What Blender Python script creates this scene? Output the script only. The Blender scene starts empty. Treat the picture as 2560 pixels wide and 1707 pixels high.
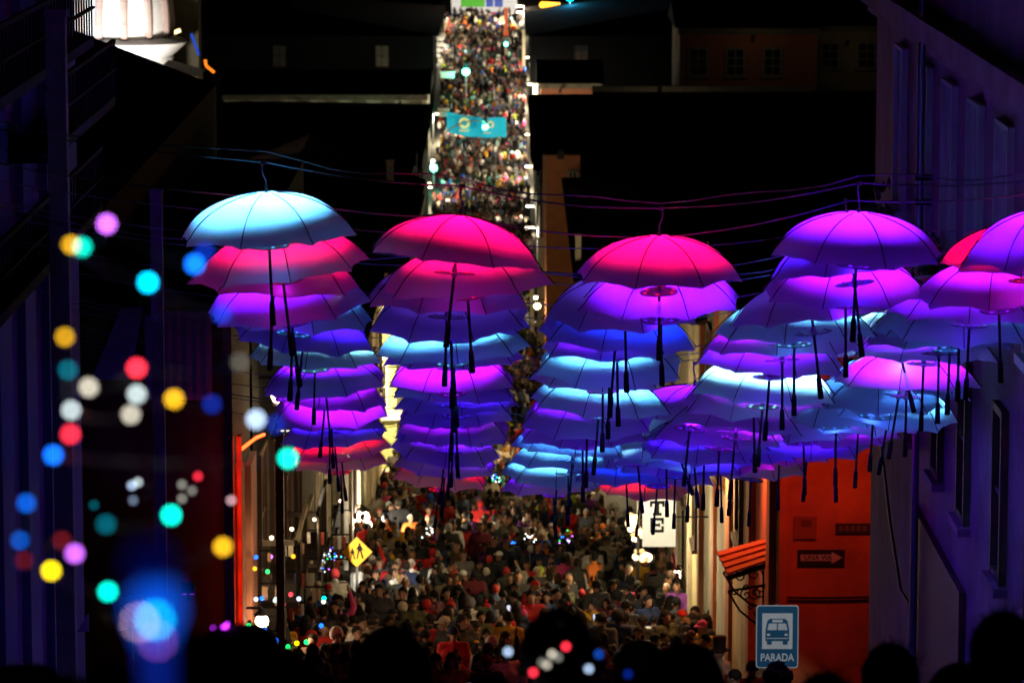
import bpy, math, random
from mathutils import Vector, Matrix, Euler
random.seed(7)
R = math.radians
sc = bpy.context.scene
col = sc.collection

# ------------------------------------------------------------------ camera, sky, moon, exposure
FPX, CX, CY = 9600.0, 1280.0, 853.5          # 135 mm lens on a 36 mm sensor, in photograph pixels
PITCH = R(8.61)
cam = bpy.data.cameras.new('camera'); camo = bpy.data.objects.new('camera', cam); col.objects.link(camo)
cam.sensor_width = 36.0; cam.lens = 135.0; cam.clip_start = 0.2; cam.clip_end = 3000
camo.location = (0, 0, 0); camo.rotation_euler = (math.pi/2 - PITCH, 0, 0)
cam.dof.use_dof = True; cam.dof.focus_distance = 24.0; cam.dof.aperture_fstop = 8.0
sc.camera = camo
w = bpy.data.worlds.new('World'); sc.world = w; w.use_nodes = True
nt = w.node_tree; bg = nt.nodes['Background']
sky = nt.nodes.new('ShaderNodeTexSky'); sky.sky_type = 'NISHITA'; sky.sun_disc = False
sky.sun_elevation = R(8); sky.sun_rotation = R(200)
nt.links.new(sky.outputs[0], bg.inputs[0]); bg.inputs[1].default_value = 0.00025
moon = bpy.data.lights.new('sun', 'SUN'); moon.energy = 0.004; moon.angle = R(0.5); moon.color = (0.8, 0.9, 1.0)
mo = bpy.data.objects.new('sun', moon); col.objects.link(mo); mo.rotation_euler = (R(50), 0, R(-20))
sc.view_settings.view_transform = 'Standard'; sc.view_settings.look = 'None'
sc.view_settings.exposure = 0.22; sc.view_settings.gamma = 1.0; sc.view_settings.use_curve_mapping = False
sc.cycles.use_denoising = True
sc.cycles.max_bounces = 5; sc.cycles.diffuse_bounces = 3; sc.cycles.transmission_bounces = 4
sc.cycles.transparent_max_bounces = 8; sc.cycles.caustics_reflective = False; sc.cycles.caustics_refractive = False
sc.cycles.sample_clamp_indirect = 4.0
sc.cycles.use_light_tree = True

CP, SP = math.cos(PITCH), math.sin(PITCH)
def at(px, py, d):
    """point of the place seen at photograph pixel (px, py), d metres ahead of the camera"""
    a = (px - CX)/FPX; b = -(py - CY)/FPX
    v = Vector((a, CP + SP*b, -SP + CP*b))
    return v*(d/v.y)
def pxx(px, d, py=1100):
    return at(px, py, d).x

sc.unit_settings.system = 'METRIC'; sc.unit_settings.scale_length = 1.39      # one scene unit is 1.39 m
PS = .72                                                                     # people in scene units per metre
PROF = [(-40, 8), (-10, .7), (0, -1.28), (4, -2.1), (8, -2.99), (14, -4.32), (21, -5.9), (30, -8.3), (43, -11.3), (62, -14.55), (86, -17.85),
        (120, -21.25), (192, -27.1), (260, -33.0), (306, -37.1), (321, -37.5), (336, -36.7), (365, -34.3), (414, -29.2), (450, -25.0), (600, -6), (1200, 60)]
def interp(tab, d):
    for (a, za), (b, zb) in zip(tab, tab[1:]):
        if d <= b:
            t = (d - a)/(b - a); return za + (zb - za)*t
    return tab[-1][1]
def G(d): return interp(PROF, d)
LEFT = [(0, -3.3), (85, -3.3), (100, -3.2), (140, -4.0), (321, -6.7), (414, -7.3), (600, -9)]
RIGHT = [(0, 2.9), (70, 2.9), (86, 2.6), (100, 2.0), (155, 1.15), (192, 1.2), (321, 1.5), (414, 1.45), (600, 1)]
def Lx(d): return interp(LEFT, d)
def Rx(d): return interp(RIGHT, d)

# ------------------------------------------------------------------ materials
MATS = {}
def mat(name, color, rough=.7, metal=0., var=.25, scale=6., bump=0., emit=None, es=0., spec=.4):
    if name in MATS: return MATS[name]
    m = bpy.data.materials.new(name); m.use_nodes = True
    n = m.node_tree.nodes; l = m.node_tree.links; b = n['Principled BSDF']
    b.inputs['Roughness'].default_value = rough; b.inputs['Metallic'].default_value = metal
    b.inputs['Specular IOR Level'].default_value = spec
    c = (*color, 1)
    b.inputs['Base Color'].default_value = c
    if var > 0 or bump > 0:
        tc = n.new('ShaderNodeTexCoord'); ns = n.new('ShaderNodeTexNoise')
        ns.inputs['Scale'].default_value = scale; ns.inputs['Detail'].default_value = 7; ns.inputs['Roughness'].default_value = .65
        l.new(tc.outputs['Object'], ns.inputs['Vector'])
        if var > 0:
            rp = n.new('ShaderNodeValToRGB'); rp.color_ramp.elements[0].position = .3; rp.color_ramp.elements[1].position = .72
            rp.color_ramp.elements[0].color = (*[x*(1 - var) for x in color], 1); rp.color_ramp.elements[1].color = (*[min(1, x*(1 + var*.6)) for x in color], 1)
            l.new(ns.outputs[0], rp.inputs[0]); l.new(rp.outputs[0], b.inputs['Base Color'])
        if bump > 0:
            bp = n.new('ShaderNodeBump'); bp.inputs['Strength'].default_value = bump; bp.inputs['Distance'].default_value = .02
            l.new(ns.outputs[0], bp.inputs['Height']); l.new(bp.outputs[0], b.inputs['Normal'])
    if emit:
        b.inputs['Emission Color'].default_value = (*emit, 1); b.inputs['Emission Strength'].default_value = es
    MATS[name] = m; return m
def glow(name, color, s):
    return mat(name, (.02, .02, .02), var=0, emit=color, es=s)
def objcolor_mat(name, rough=.8, attr=False, var=.3):
    if name in MATS: return MATS[name]
    m = bpy.data.materials.new(name); m.use_nodes = True
    n = m.node_tree.nodes; l = m.node_tree.links; b = n['Principled BSDF']
    b.inputs['Roughness'].default_value = rough; b.inputs['Specular IOR Level'].default_value = .25
    if attr:
        s = n.new('ShaderNodeAttribute'); s.attribute_name = 'Col'; out = s.outputs['Color']
    else:
        s = n.new('ShaderNodeObjectInfo'); out = s.outputs['Color']
    tc = n.new('ShaderNodeTexCoord'); ns = n.new('ShaderNodeTexNoise'); ns.inputs['Scale'].default_value = 9; ns.inputs['Detail'].default_value = 5
    l.new(tc.outputs['Object'], ns.inputs['Vector'])
    mp = n.new('ShaderNodeMapRange'); mp.inputs[1].default_value = .3; mp.inputs[2].default_value = .7; mp.inputs[3].default_value = 1 - var; mp.inputs[4].default_value = 1.1
    l.new(ns.outputs[0], mp.inputs[0])
    mx = n.new('ShaderNodeVectorMath'); mx.operation = 'SCALE'
    l.new(out, mx.inputs[0]); l.new(mp.outputs[0], mx.inputs['Scale']); l.new(mx.outputs[0], b.inputs['Base Color'])
    bp = n.new('ShaderNodeBump'); bp.inputs['Strength'].default_value = .4; bp.inputs['Distance'].default_value = .02
    l.new(ns.outputs[0], bp.inputs['Height']); l.new(bp.outputs[0], b.inputs['Normal'])
    MATS[name] = m; return m

# ------------------------------------------------------------------ mesh collector
class MB:
    def __init__(s): s.v = []; s.f = []; s.m = []
    def add(s, vs, fs, mi=0):
        o = len(s.v); s.v += [tuple(p) for p in vs]; s.f += [tuple(i + o for i in f) for f in fs]; s.m += [mi]*len(fs); return s
    def box(s, c, size, mi=0, rot=None):
        hx, hy, hz = [q/2 for q in size]
        vs = [Vector((x, y, z)) for x in (-hx, hx) for y in (-hy, hy) for z in (-hz, hz)]
        if rot is not None: vs = [rot @ p for p in vs]
        vs = [p + Vector(c) for p in vs]
        return s.add(vs, [(0, 1, 3, 2), (4, 6, 7, 5), (0, 4, 5, 1), (2, 3, 7, 6), (0, 2, 6, 4), (1, 5, 7, 3)], mi)
    def bb(s, x0, x1, y0, y1, z0, z1, mi=0):
        return s.box(((x0 + x1)/2, (y0 + y1)/2, (z0 + z1)/2), (abs(x1 - x0), abs(y1 - y0), abs(z1 - z0)), mi)
    def tube(s, p0, p1, r0, r1=None, n=10, mi=0, cap=True):
        p0 = Vector(p0); p1 = Vector(p1); r1 = r0 if r1 is None else r1
        z = (p1 - p0); z = z.normalized() if z.length > 1e-9 else Vector((0, 0, 1))
        a = Vector((1, 0, 0)) if abs(z.x) < .8 else Vector((0, 1, 0))
        x = z.cross(a).normalized(); y = z.cross(x)
        vs = []
        for p, r in ((p0, r0), (p1, r1)):
            for i in range(n):
                t = 2*math.pi*i/n; vs.append(p + x*(math.cos(t)*r) + y*(math.sin(t)*r))
        fs = [(i, (i + 1) % n, n + (i + 1) % n, n + i) for i in range(n)]
        if cap: fs += [tuple(range(n - 1, -1, -1)), tuple(range(n, 2*n))]
        return s.add(vs, fs, mi)
    def path(s, pts, r, n=8, mi=0):
        for a, b in zip(pts, pts[1:]): s.tube(a, b, r, r, n, mi)
        return s
    def lathe(s, prof, n=20, c=(0, 0, 0), mi=0):
        vs = []
        for r, z in prof:
            for i in range(n):
                t = 2*math.pi*i/n; vs.append((c[0] + r*math.cos(t), c[1] + r*math.sin(t), c[2] + z))
        fs = []
        for k in range(len(prof) - 1):
            for i in range(n):
                j = (i + 1) % n; fs.append((k*n + i, k*n + j, (k + 1)*n + j, (k + 1)*n + i))
        return s.add(vs, fs, mi)
    def ball(s, c, r, n=12, m=8, mi=0, sc_=(1, 1, 1)):
        vs = []; fs = []
        for k in range(m + 1):
            a = math.pi*k/m
            for i in range(n):
                t = 2*math.pi*i/n
                vs.append((c[0] + r*sc_[0]*math.sin(a)*math.cos(t), c[1] + r*sc_[1]*math.sin(a)*math.sin(t), c[2] + r*sc_[2]*math.cos(a)))
        for k in range(m):
            for i in range(n):
                j = (i + 1) % n; fs.append((k*n + i, (k + 1)*n + i, (k + 1)*n + j, k*n + j))
        return s.add(vs, fs, mi)
    def prism(s, poly, o, u, v, n, th, mi=0):
        """polygon poly (2d) in plane o + a*u + b*v, extruded th along n"""
        o, u, v, n = Vector(o), Vector(u), Vector(v), Vector(n)
        k = len(poly)
        vs = [o + u*a + v*b for a, b in poly] + [o + u*a + v*b + n*th for a, b in poly]
        fs = [tuple(range(k - 1, -1, -1)), tuple(range(k, 2*k))] + [(i, (i + 1) % k, k + (i + 1) % k, k + i) for i in range(k)]
        return s.add(vs, fs, mi)
    def mesh(s, name, mats, smooth=False):
        me = bpy.data.meshes.new(name); me.from_pydata(s.v, [], s.f)
        for m in (mats if isinstance(mats, (list, tuple)) else [mats]): me.materials.append(m)
        if any(s.m): me.polygons.foreach_set('material_index', s.m)
        me.validate(); me.update()
        if smooth: me.polygons.foreach_set('use_smooth', [True]*len(me.polygons))
        return me
    def build(s, name, mats, parent=None, smooth=False, loc=None):
        return link(name, s.mesh(name, mats, smooth), parent, loc)
def link(name, data, parent=None, loc=None, rot=None):
    o = bpy.data.objects.new(name, data); col.objects.link(o)
    if loc is not None: o.location = loc
    if rot is not None: o.rotation_euler = rot
    if parent: o.parent = parent
    return o
def tag(o, label=None, cat=None, group=None, kind=None):
    if label: o['label'] = label
    if cat: o['category'] = cat
    if group: o['group'] = group
    if kind: o['kind'] = kind
    return o
def thing(name, label, cat, loc=(0, 0, 0), rz=0, group=None):
    o = bpy.data.objects.new(name, None); col.objects.link(o); o.empty_display_size = .1
    o.location = loc; o.rotation_euler = (0, 0, rz)
    return tag(o, label, cat, group)
def lamp(parent, loc, power, color, kind='POINT', radius=.05, target=None, spot=120, blend=.4, name='light'):
    l = bpy.data.lights.new(name, kind); l.energy = power; l.color = color
    if kind in ('POINT', 'SPOT'): l.shadow_soft_size = radius
    if kind == 'SPOT': l.spot_size = R(spot); l.spot_blend = blend
    o = bpy.data.objects.new(name, l); col.objects.link(o); o.location = loc
    if parent: o.parent = parent
    if target is not None:
        o.rotation_euler = (Vector(target) - Vector(loc)).to_track_quat('-Z', 'Y').to_euler()
    return o

WARM = (1.0, .72, .38)
M_black = mat('black_metal', (.008, .008, .009), .55, 0, 0, spec=.2)
M_blackp = mat('black_plastic', (.006, .006, .007), .7, 0, 0, spec=.15)
M_grey = mat('grey_metal', (.3, .3, .32), .4, .8, .15)
M_conc = mat('concrete', (.22, .21, .19), .9, 0, .3, 9, .3)
M_cream = mat('cream_plaster', (.62, .52, .3), .9, 0, .4, 1.5, .4)
M_creamd = mat('pale_stone', (.5, .46, .36), .9, 0, .25, 3, .25)
M_white = mat('white_paint', (.78, .78, .75), .6, 0, .08, 5)
M_pink = mat('rose_plaster', (.36, .17, .26), .9, 0, .5, 1.3, .5)
M_orange = mat('orange_plaster', (.66, .19, .06), .9, 0, .4, 1.6, .45)
M_brown = mat('brown_pilaster', (.36, .13, .05), .9, 0, .2, 3, .2)
M_brick = mat('reddish_plaster', (.3, .11, .06), .9, 0, .2, 2, .2)
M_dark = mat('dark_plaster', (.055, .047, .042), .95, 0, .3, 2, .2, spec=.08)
M_night = mat('unlit_plaster', (.016, .015, .015), .95, 0, .3, 2, .2, spec=.03)  # near black colour stands in for walls that get no light
M_pitch = mat('unlit_black', (.004, .004, .005), .95, 0, .2, 2, .2, spec=.02)  # darker still, shade put into the colour of unlit walls and roofs
M_iron = mat('matte_iron', (.006, .006, .007), .9, 0, 0, spec=.03)
M_roof = mat('clay_roof', (.04, .024, .02), .95, 0, .4, 4, .5, spec=.05)
M_wood = mat('dark_wood', (.07, .035, .02), .7, 0, .3, 8, .2)
M_glass = mat('window_glass', (.015, .018, .022), .08, 0, 0, spec=.8)
M_asph = mat('asphalt', (.05, .05, .05), .9, 0, .3, 3, .4)
M_earth = mat('earth', (.05, .05, .04), 1, 0, .4, .3, .4)
M_pave = mat('paving', (.07, .065, .06), .9, 0, .3, 2, .3)

# ------------------------------------------------------------------ setting: ground, street, pavements
def strip(name, xs, d0, d1, dz, m, th=0, step=4.0):
    mb = MB(); ds = []; d = d0
    ks = sorted(set([d0, d1] + [k for k, _ in PROF if d0 < k < d1] + [d0 + i*step for i in range(int((d1 - d0)/step) + 1)]))
    rows = []
    for d in ks:
        a, b = xs(d); rows.append(((a, d, G(d) + dz), (b, d, G(d) + dz)))
    vs = []; fs = []
    for a, b in rows: vs += [a, b]
    for i in range(len(rows) - 1): fs.append((2*i, 2*i + 1, 2*i + 3, 2*i + 2))
    if th:
        o = len(vs); vs += [(x, y, z - th) for x, y, z in vs]
        for i in range(len(rows) - 1):
            fs.append((2*i, 2*i + 2, o + 2*i + 2, o + 2*i)); fs.append((2*i + 1, o + 2*i + 1, o + 2*i + 3, 2*i + 3))
    mb.add(vs, fs); o = mb.build(name, m); tag(o, kind='structure'); return o
strip('ground', lambda d: (-400, 400), -40, 1200, -.008, M_earth, 0, 25)
strip('street', lambda d: (Lx(d) + .55, Rx(d) - .55), -12, 430, 0, M_asph)
strip('pavement', lambda d: (Lx(d), Lx(d) + .55), 44, 430, .12, M_pave, .13)
strip('pavement', lambda d: (Rx(d) - .55, Rx(d)), 41, 430, .12, M_pave, .13)
strip('pavement', lambda d: (Lx(d), Lx(d) + .55), -5, 29, .12, M_pave, .13)
strip('pavement', lambda d: (Rx(d) - .4, Rx(d) + .17), -5, 32.3, .12, M_pave, .13)

# ------------------------------------------------------------------ umbrellas
UR, UH = .435, .21
def canopy_mesh(seed):
    rnd = random.Random(seed); mb = MB(); NR, NS = 11, 48; a = R(72)
    ph = [rnd.uniform(0, 6.28) for _ in range(4)]
    vs = [(0, 0, 0)]
    for k in range(1, NR + 1):
        t = k/NR
        for i in range(NS):
            th = 2*math.pi*i/NS; q = (i % 6)/6.0; s = math.sin(math.pi*q)          # 0 at a rib, 1 mid panel
            loc = (q - .5)*R(45)
            chord = math.cos(R(22.5))/math.cos(loc)
            r = UR*math.sin(a*t)/math.sin(a)*(1 + (chord - 1)*(.55 + .45*t))*(1 - .006*s*t)
            z = UH*(math.cos(a*t) - 1)/(1 - math.cos(a))
            z += .009*s*max(0, t - .55)/.45 - .004*s*math.sin(math.pi*t)
            if q == 0 and k == NR: r *= 1.02; z -= .006
            z += .0036*math.sin(7*th + ph[0] + 9*t)*t + .0026*math.sin(19*th + ph[1] - 5*t)*t*t
            vs.append((r*math.cos(th), r*math.sin(th), z))
    fs = [(0, 1 + i, 1 + (i + 1) % NS) for i in range(NS)]
    for k in range(NR - 1):
        for i in range(NS):
            j = (i + 1) % NS; fs.append((1 + k*NS + i, 1 + (k + 1)*NS + i, 1 + (k + 1)*NS + j, 1 + k*NS + j))
    mb.add(vs, fs); return mb.mesh('canopy', M_fab, True)
def fabric():
    m = bpy.data.materials.new('white_umbrella_fabric'); m.use_nodes = True
    n = m.node_tree.nodes; l = m.node_tree.links
    for x in list(n):
        if x.type != 'OUTPUT_MATERIAL': n.remove(x)
    out = n['Material Output']
    df = n.new('ShaderNodeBsdfDiffuse'); tr = n.new('ShaderNodeBsdfTranslucent'); mx = n.new('ShaderNodeMixShader')
    df.inputs[0].default_value = (.8, .8, .8, 1); tr.inputs[0].default_value = (.88, .88, .88, 1); mx.inputs[0].default_value = .6
    tc = n.new('ShaderNodeTexCoord'); ns = n.new('ShaderNodeTexNoise'); ns.inputs['Scale'].default_value = 14; ns.inputs['Detail'].default_value = 6
    bp = n.new('ShaderNodeBump'); bp.inputs['Strength'].default_value = .25; bp.inputs['Distance'].default_value = .01
    l.new(tc.outputs['Object'], ns.inputs[0]); l.new(ns.outputs[0], bp.inputs['Height'])
    l.new(bp.outputs[0], df.inputs['Normal']); l.new(bp.outputs[0], tr.inputs['Normal'])
    l.new(df.outputs[0], mx.inputs[1]); l.new(tr.outputs[0], mx.inputs[2]); l.new(mx.outputs[0], out.inputs[0])
    return m
M_fab = fabric()
CANOPY = [canopy_mesh(s) for s in range(4)]
def rib_mesh():
    mb = MB(); a = R(72); pts = []
    for k in range(1, 12):
        t = k/11; pts.append((UR*1.01*math.sin(a*t)/math.sin(a)*(1 + (k == 11)*.03), 0, UH*(math.cos(a*t) - 1)/(1 - math.cos(a)) + .004))
    mb.path(pts, .0027, 6); return mb.mesh('rib', M_black)
def shaft_mesh():
    mb = MB(); mb.tube((0, 0, .03), (0, 0, -.545), .0075, n=10); return mb.mesh('shaft', M_black)
def handle_mesh():
    mb = MB(); mb.lathe([(0, -.65), (.012, -.65), (.0155, -.645), (.0145, -.59), (.0135, -.55), (.010, -.53), (0, -.53)], 12); return mb.mesh('handle', M_blackp, True)
def hook_mesh():
    mb = MB(); mb.tube((0, 0, 0), (0, 0, .035), .012, .006)
    pts = [(0, 0, .03)] + [(.018*math.sin(t*.9), 0, .06 + .03*t) for t in (0, .5, 1, 1.6, 2.2, 2.8)]
    mb.path(pts, .005, 6); mb.box((.01, 0, .145), (.03, .012, .02)); return mb.mesh('hook', M_grey)
def disc_mesh():
    mb = MB(); mb.lathe([(.03, -.003), (.098, -.003), (.1, 0), (.098, .003), (.03, .003), (.03, -.003)], 28)
    for k in range(4):
        a = R(90*k); mb.box((.02*math.cos(a), .02*math.sin(a), .001), (.05, .01, .006), 0, Matrix.Rotation(a, 3, 'Z'))
    mb.lathe([(.012, -.02), (.016, 0), (.012, .03)], 10)
    return mb.mesh('lamp_ring', M_grey)
def bead_mesh():
    mb = MB()
    for k in range(6):
        a = R(60*k + 12); mb.box((.08*math.cos(a), .08*math.sin(a), .006), (.012, .012, .004), 0, Matrix.Rotation(a, 3, 'Z'))
    return mb
RIB, SHAFT, HANDLE, HOOK, DISC, BEAD = rib_mesh(), shaft_mesh(), handle_mesh(), hook_mesh(), disc_mesh(), bead_mesh()
# led colour, power factor, bead colour
LED = {'cyan': ((.10, .50, 1.0), 2.5), 'ice': ((.24, .78, 1.0), 4.2), 'sky': ((.05, .28, 1.0), 2.1), 'blue': ((.004, .03, 1.0), 1.3),
       'violet': ((.05, .006, 1.0), 1.9), 'purple': ((.15, .004, 1.0), 1.8), 'magenta': ((.31, .004, 1.0), 1.8),
       'pink': ((1.0, .002, .125), 1.0), 'red': ((1.0, .0, .03), 1.7), 'dim': ((.06, .02, .4), .3)}  # dim ones are off; a weak violet lamp imitates their neighbours' spill
BEADM = {k: BEAD.mesh('led', glow('led_' + k, c, 1.5 if k != 'dim' else .3)) for k, (c, e) in LED.items()}
ROWNAME = ['in the row beside the balcony houses', 'in the second row from the balcony houses', 'in the middle row over the street',
           'in the row beyond the middle one', 'in the row beside the drainpipe house']
ORD = ['first', 'second', 'third', 'fourth', 'fifth', 'sixth', 'seventh', 'eighth', 'ninth', 'tenth', 'eleventh', 'twelfth', 'thirteenth', 'fourteenth', 'fifteenth', 'sixteenth', 'seventeenth']
CNAME = {'cyan': 'cyan lit', 'ice': 'icy white lit', 'sky': 'pale blue lit', 'blue': 'deep blue lit', 'violet': 'violet lit', 'purple': 'purple lit', 'magenta': 'magenta lit', 'pink': 'pink lit', 'red': 'red lit', 'dim': 'unlit'}
# columns: centre x, near rim y, width (photograph pixels), colour, roll degrees
UMB = [
 [(667,612,443,'cyan',1),(692,697,430,'pink',-2),(690,735,420,'pink',2),(712,790,410,'purple',-1),(738,822,398,'sky',0),(768,868,352,'violet',4),(790,915,325,'ice',2),
  (806,980,312,'purple',-2),(822,1010,303,'magenta',-1),(826,1047,293,'magenta',0),(826,1080,281,'violet',1),(830,1108,270,'violet',-2),(845,1140,256,'red',-3),(848,1172,245,'red',0)],
 [(1152,668,437,'pink',3),(1162,740,423,'pink',2),(1122,778,412,'dim',-1),(1120,826,400,'dim',-2),(1128,842,390,'violet',0),(1128,897,378,'cyan',-1),(1132,922,348,'purple',-1),
  (1130,974,326,'magenta',1),(1138,1008,316,'violet',0),(1140,1034,307,'violet',1),(1136,1060,298,'violet',2),(1136,1092,290,'magenta',1),(1128,1116,281,'violet',0),(1120,1146,271,'purple',2),(1118,1178,260,'purple',0),(1106,1214,242,'red',1)],
 [(1648,712,415,'pink',-1),(1648,782,408,'purple',0),(1560,805,400,'dim',1),(1547,868,390,'blue',2),(1540,893,380,'purple',2),(1526,940,370,'cyan',1),(1508,968,358,'magenta',2),
  (1506,1032,347,'cyan',0),(1470,1075,335,'purple',1),(1456,1110,322,'purple',1),(1440,1142,311,'sky',1),(1424,1176,300,'cyan',3),(1396,1203,274,'cyan',2),(1380,1232,256,'purple',-1)],
 [(2145,658,432,'purple',0),(2122,697,422,'violet',-1),(2112,757,413,'magenta',1),(2018,812,404,'dim',0),(1985,858,394,'cyan',1),(1955,897,384,'magenta',-2),(1932,932,375,'purple',1),
  (1916,1002,366,'ice',1),(1880,1026,354,'magenta',-1),(1846,1092,340,'magenta',3),(1802,1116,329,'magenta',2),(1762,1138,318,'violet',1),(1730,1168,306,'violet',0),(1690,1188,294,'blue',1),(1652,1208,283,'violet',1),(1608,1234,248,'red',2)],
 [(2612,652,440,'purple',-5),(2570,683,428,'red',-3),(2492,766,418,'magenta',-1),(2428,812,407,'purple',0),(2400,834,397,'sky',1),(2378,858,388,'sky',2),(2348,884,378,'dim',0),(2312,908,368,'purple',0),
  (2268,978,357,'magenta',1),(2262,990,346,'sky',2),(2190,1026,338,'sky',3),(2150,1074,326,'magenta',3),(2086,1112,315,'magenta',2),(2026,1124,304,'violet',1),(1950,1146,293,'red',0),(1880,1188,282,'dim',0)],
]
EXTRA = [(2222,872,362,'ice',-12,'tilted icy white lit umbrella hanging askew between the purple ones'), (1655,1112,312,'ice',-15,'tilted icy white lit umbrella with crooked canopy low over the street')]
EXTRA += [(x, y, w_, c_, r_, f'{CNAME[c_]} umbrella {q_}') for (x, y, w_, c_, r_, q_) in ((1664,1152,306,'blue',2,'filling the gap beyond the red one at the row end'), (1725,1126,313,'violet',-3,'low in the gap beside the two magenta ones'), (2005,1092,323,'purple',2,'in the gap before the orange corner wall'), (2090,1064,330,'sky',3,'hung askew high before the orange corner wall'), (1838,1152,301,'violet',-2,'low above the red canopy'), (1562,1192,288,'blue',1,'in the gap beside the lowest cyan pair'), (1800,1176,290,'purple',2,'lowest above the corner house pilasters'), (2236,1046,334,'cyan',4,'nearest the drainpipe foot'), (1585,1150,300,'purple',-4,'squeezed beside the crooked icy one'), (1735,1062,336,'purple',2,'beside the crooked icy one on the sign side'))]
HOOKS = {}
PW = 27.0
def umbrella(px, py, wd, colr, roll, label, key=None, rnd=random):
    d = FPX*2*UR*.975/wd
    cy_ = py - .062*wd
    c = at(px, cy_, d)                                   # rim centre
    o = thing('umbrella', label, 'umbrella', (c.x, c.y, c.z + UH - .01), 0, 'umbrellas hung over the street')
    o.rotation_euler = (R(rnd.uniform(-3, 3)), R(roll + rnd.uniform(-1, 1)), rnd.uniform(0, 6.28))
    o.rotation_euler = (Matrix.Rotation(R(roll + rnd.gauss(0, 2.8)), 3, 'Y') @ Matrix.Rotation(R(rnd.gauss(0, 4.2)), 3, 'X') @ Matrix.Rotation(rnd.uniform(0, 6.28), 3, 'Z')).to_euler()
    link('canopy', rnd.choice(CANOPY), o)
    for k in range(8): link('rib', RIB, o, rot=(0, 0, R(45*k)))
    link('shaft', SHAFT, o); link('handle', HANDLE, o); link('hook', HOOK, o)
    dz = -.272 + rnd.uniform(-.025, .02)
    r = link('lamp_ring', DISC, o, (0, 0, dz), (R(rnd.uniform(-5, 5)), R(rnd.uniform(-5, 5)), rnd.uniform(0, 6)))
    tag(link('led_beads', BEADM[colr], r), kind='stuff')
    cc, e = LED[colr]
    e *= rnd.uniform(.8, 1.15)
    lp = lamp(o, (0, 0, dz + .03), PW*e, cc, 'SPOT', .05, None, 152 + rnd.uniform(-5, 5), .28)
    lp.rotation_euler = (math.pi + R(rnd.uniform(-9, 9)), R(rnd.uniform(-9, 9)), 0)
    mixc = tuple(.45*a + .55*b for a, b in zip(cc, (.03, .008, 1.0)))
    lamp(o, (0, 0, dz - .02), PW*.042*(min(e, 1.6) if colr != 'dim' else .5), mixc, 'POINT', .04, name='leak_light')
    if key is not None: HOOKS[key] = Vector((c.x, c.y, c.z + UH + .135))
    return o
ur = random.Random(11)
for ci, colm in enumerate(UMB):
    for ri, (px, py, wd, cl, ro) in enumerate(colm):
        umbrella(px, py, wd, cl, ro, f'{CNAME[cl]} umbrella, {ORD[ri]} downhill {ROWNAME[ci]}', (ci, ri), ur)
for (px, py, wd, cl, ro, lb) in EXTRA: umbrella(px, py, wd, cl, ro, lb, None, ur)
# cables the umbrellas hang from
M_wire = mat('steel_cable', (.3, .3, .32), .4, .6, 0)
for ri in range(14):
    pts = [HOOKS[(c, ri)] for c in range(5) if (c, ri) in HOOKS]
    dl = pts[0].y; dr = pts[-1].y
    a = Vector((-3.3, dl - .3, pts[0].z + .12 + .25*(pts[0].x + 3.3)*.5)); b = Vector((3.06, dr - .1, pts[-1].z + .22))
    if pts[-1].x > 2.98: pts = pts[:-1] + [Vector((3.06, dr, pts[-1].z))]; seq = [a] + pts
    else: seq = [a] + pts + [b]
    fine = []
    for p, q in zip(seq, seq[1:]):
        for k in range(6):
            t = k/6; s = p.lerp(q, t); s.z -= .05*math.sin(math.pi*t)*(q - p).length*.5; fine.append(s)
    fine.append(seq[-1])
    mb = MB(); mb.path(fine, .0045 if ri < 2 else .0032, 5)
    if ri % 4 == 0: mb.path([p + Vector((0, .03, .035 + .015*math.sin(i*1.3))) for i, p in enumerate(fine)], .004, 5)
    tag(mb.build('cable', M_wire), f'steel cable carrying the {ORD[ri]} umbrellas of each row, counted downhill', 'cable', 'cables across the street')

# ------------------------------------------------------------------ houses
def window(parent, o, u, n, wd, ht, fm, pm=None, bars=(1, 1), fr=.05, depth=.05, name='window', sill=True, sillm=None):
    """framed window on a wall: o = bottom centre on the wall, u = along the wall, n = outward"""
    o, u, n = Vector(o), Vector(u), Vector(n); z = Vector((0, 0, 1)); mb = MB()
    def bar(a0, a1, b0, b1, th):
        mb.prism([(a0, b0), (a1, b0), (a1, b1), (a0, b1)], o - n*.02, u, z, n, th + .02)
    h = wd/2
    bar(-h - fr, -h, -fr, ht + fr, depth); bar(h, h + fr, -fr, ht + fr, depth)
    bar(-h, h, ht, ht + fr, depth - .003); bar(-h, h, -fr, 0, depth - .003)
    for i in range(1, bars[0] + 1):
        x = -h + wd*i/(bars[0] + 1); bar(x - fr*.25, x + fr*.25, 0, ht, depth*.6)
    for i in range(1, bars[1] + 1):
        y = ht*i/(bars[1] + 1); bar(-h, h, y - fr*.25, y + fr*.25, depth*.55)
    w = mb.build(name, fm, parent)
    p = MB(); p.prism([(-h, 0), (h, 0), (h, ht), (-h, ht)], o - n*.01, u, z, n, .022); p.build('pane', pm or M_glass, w)
    if sill:
        s = MB(); s.prism([(-h - fr*2, -fr - .06), (h + fr*2, -fr - .06), (h + fr*2, -fr - .002), (-h - fr*2, -fr - .002)], o - n*.02, u, z, n, depth + .06); s.build('sill', sillm or fm, w)
    return w
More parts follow.
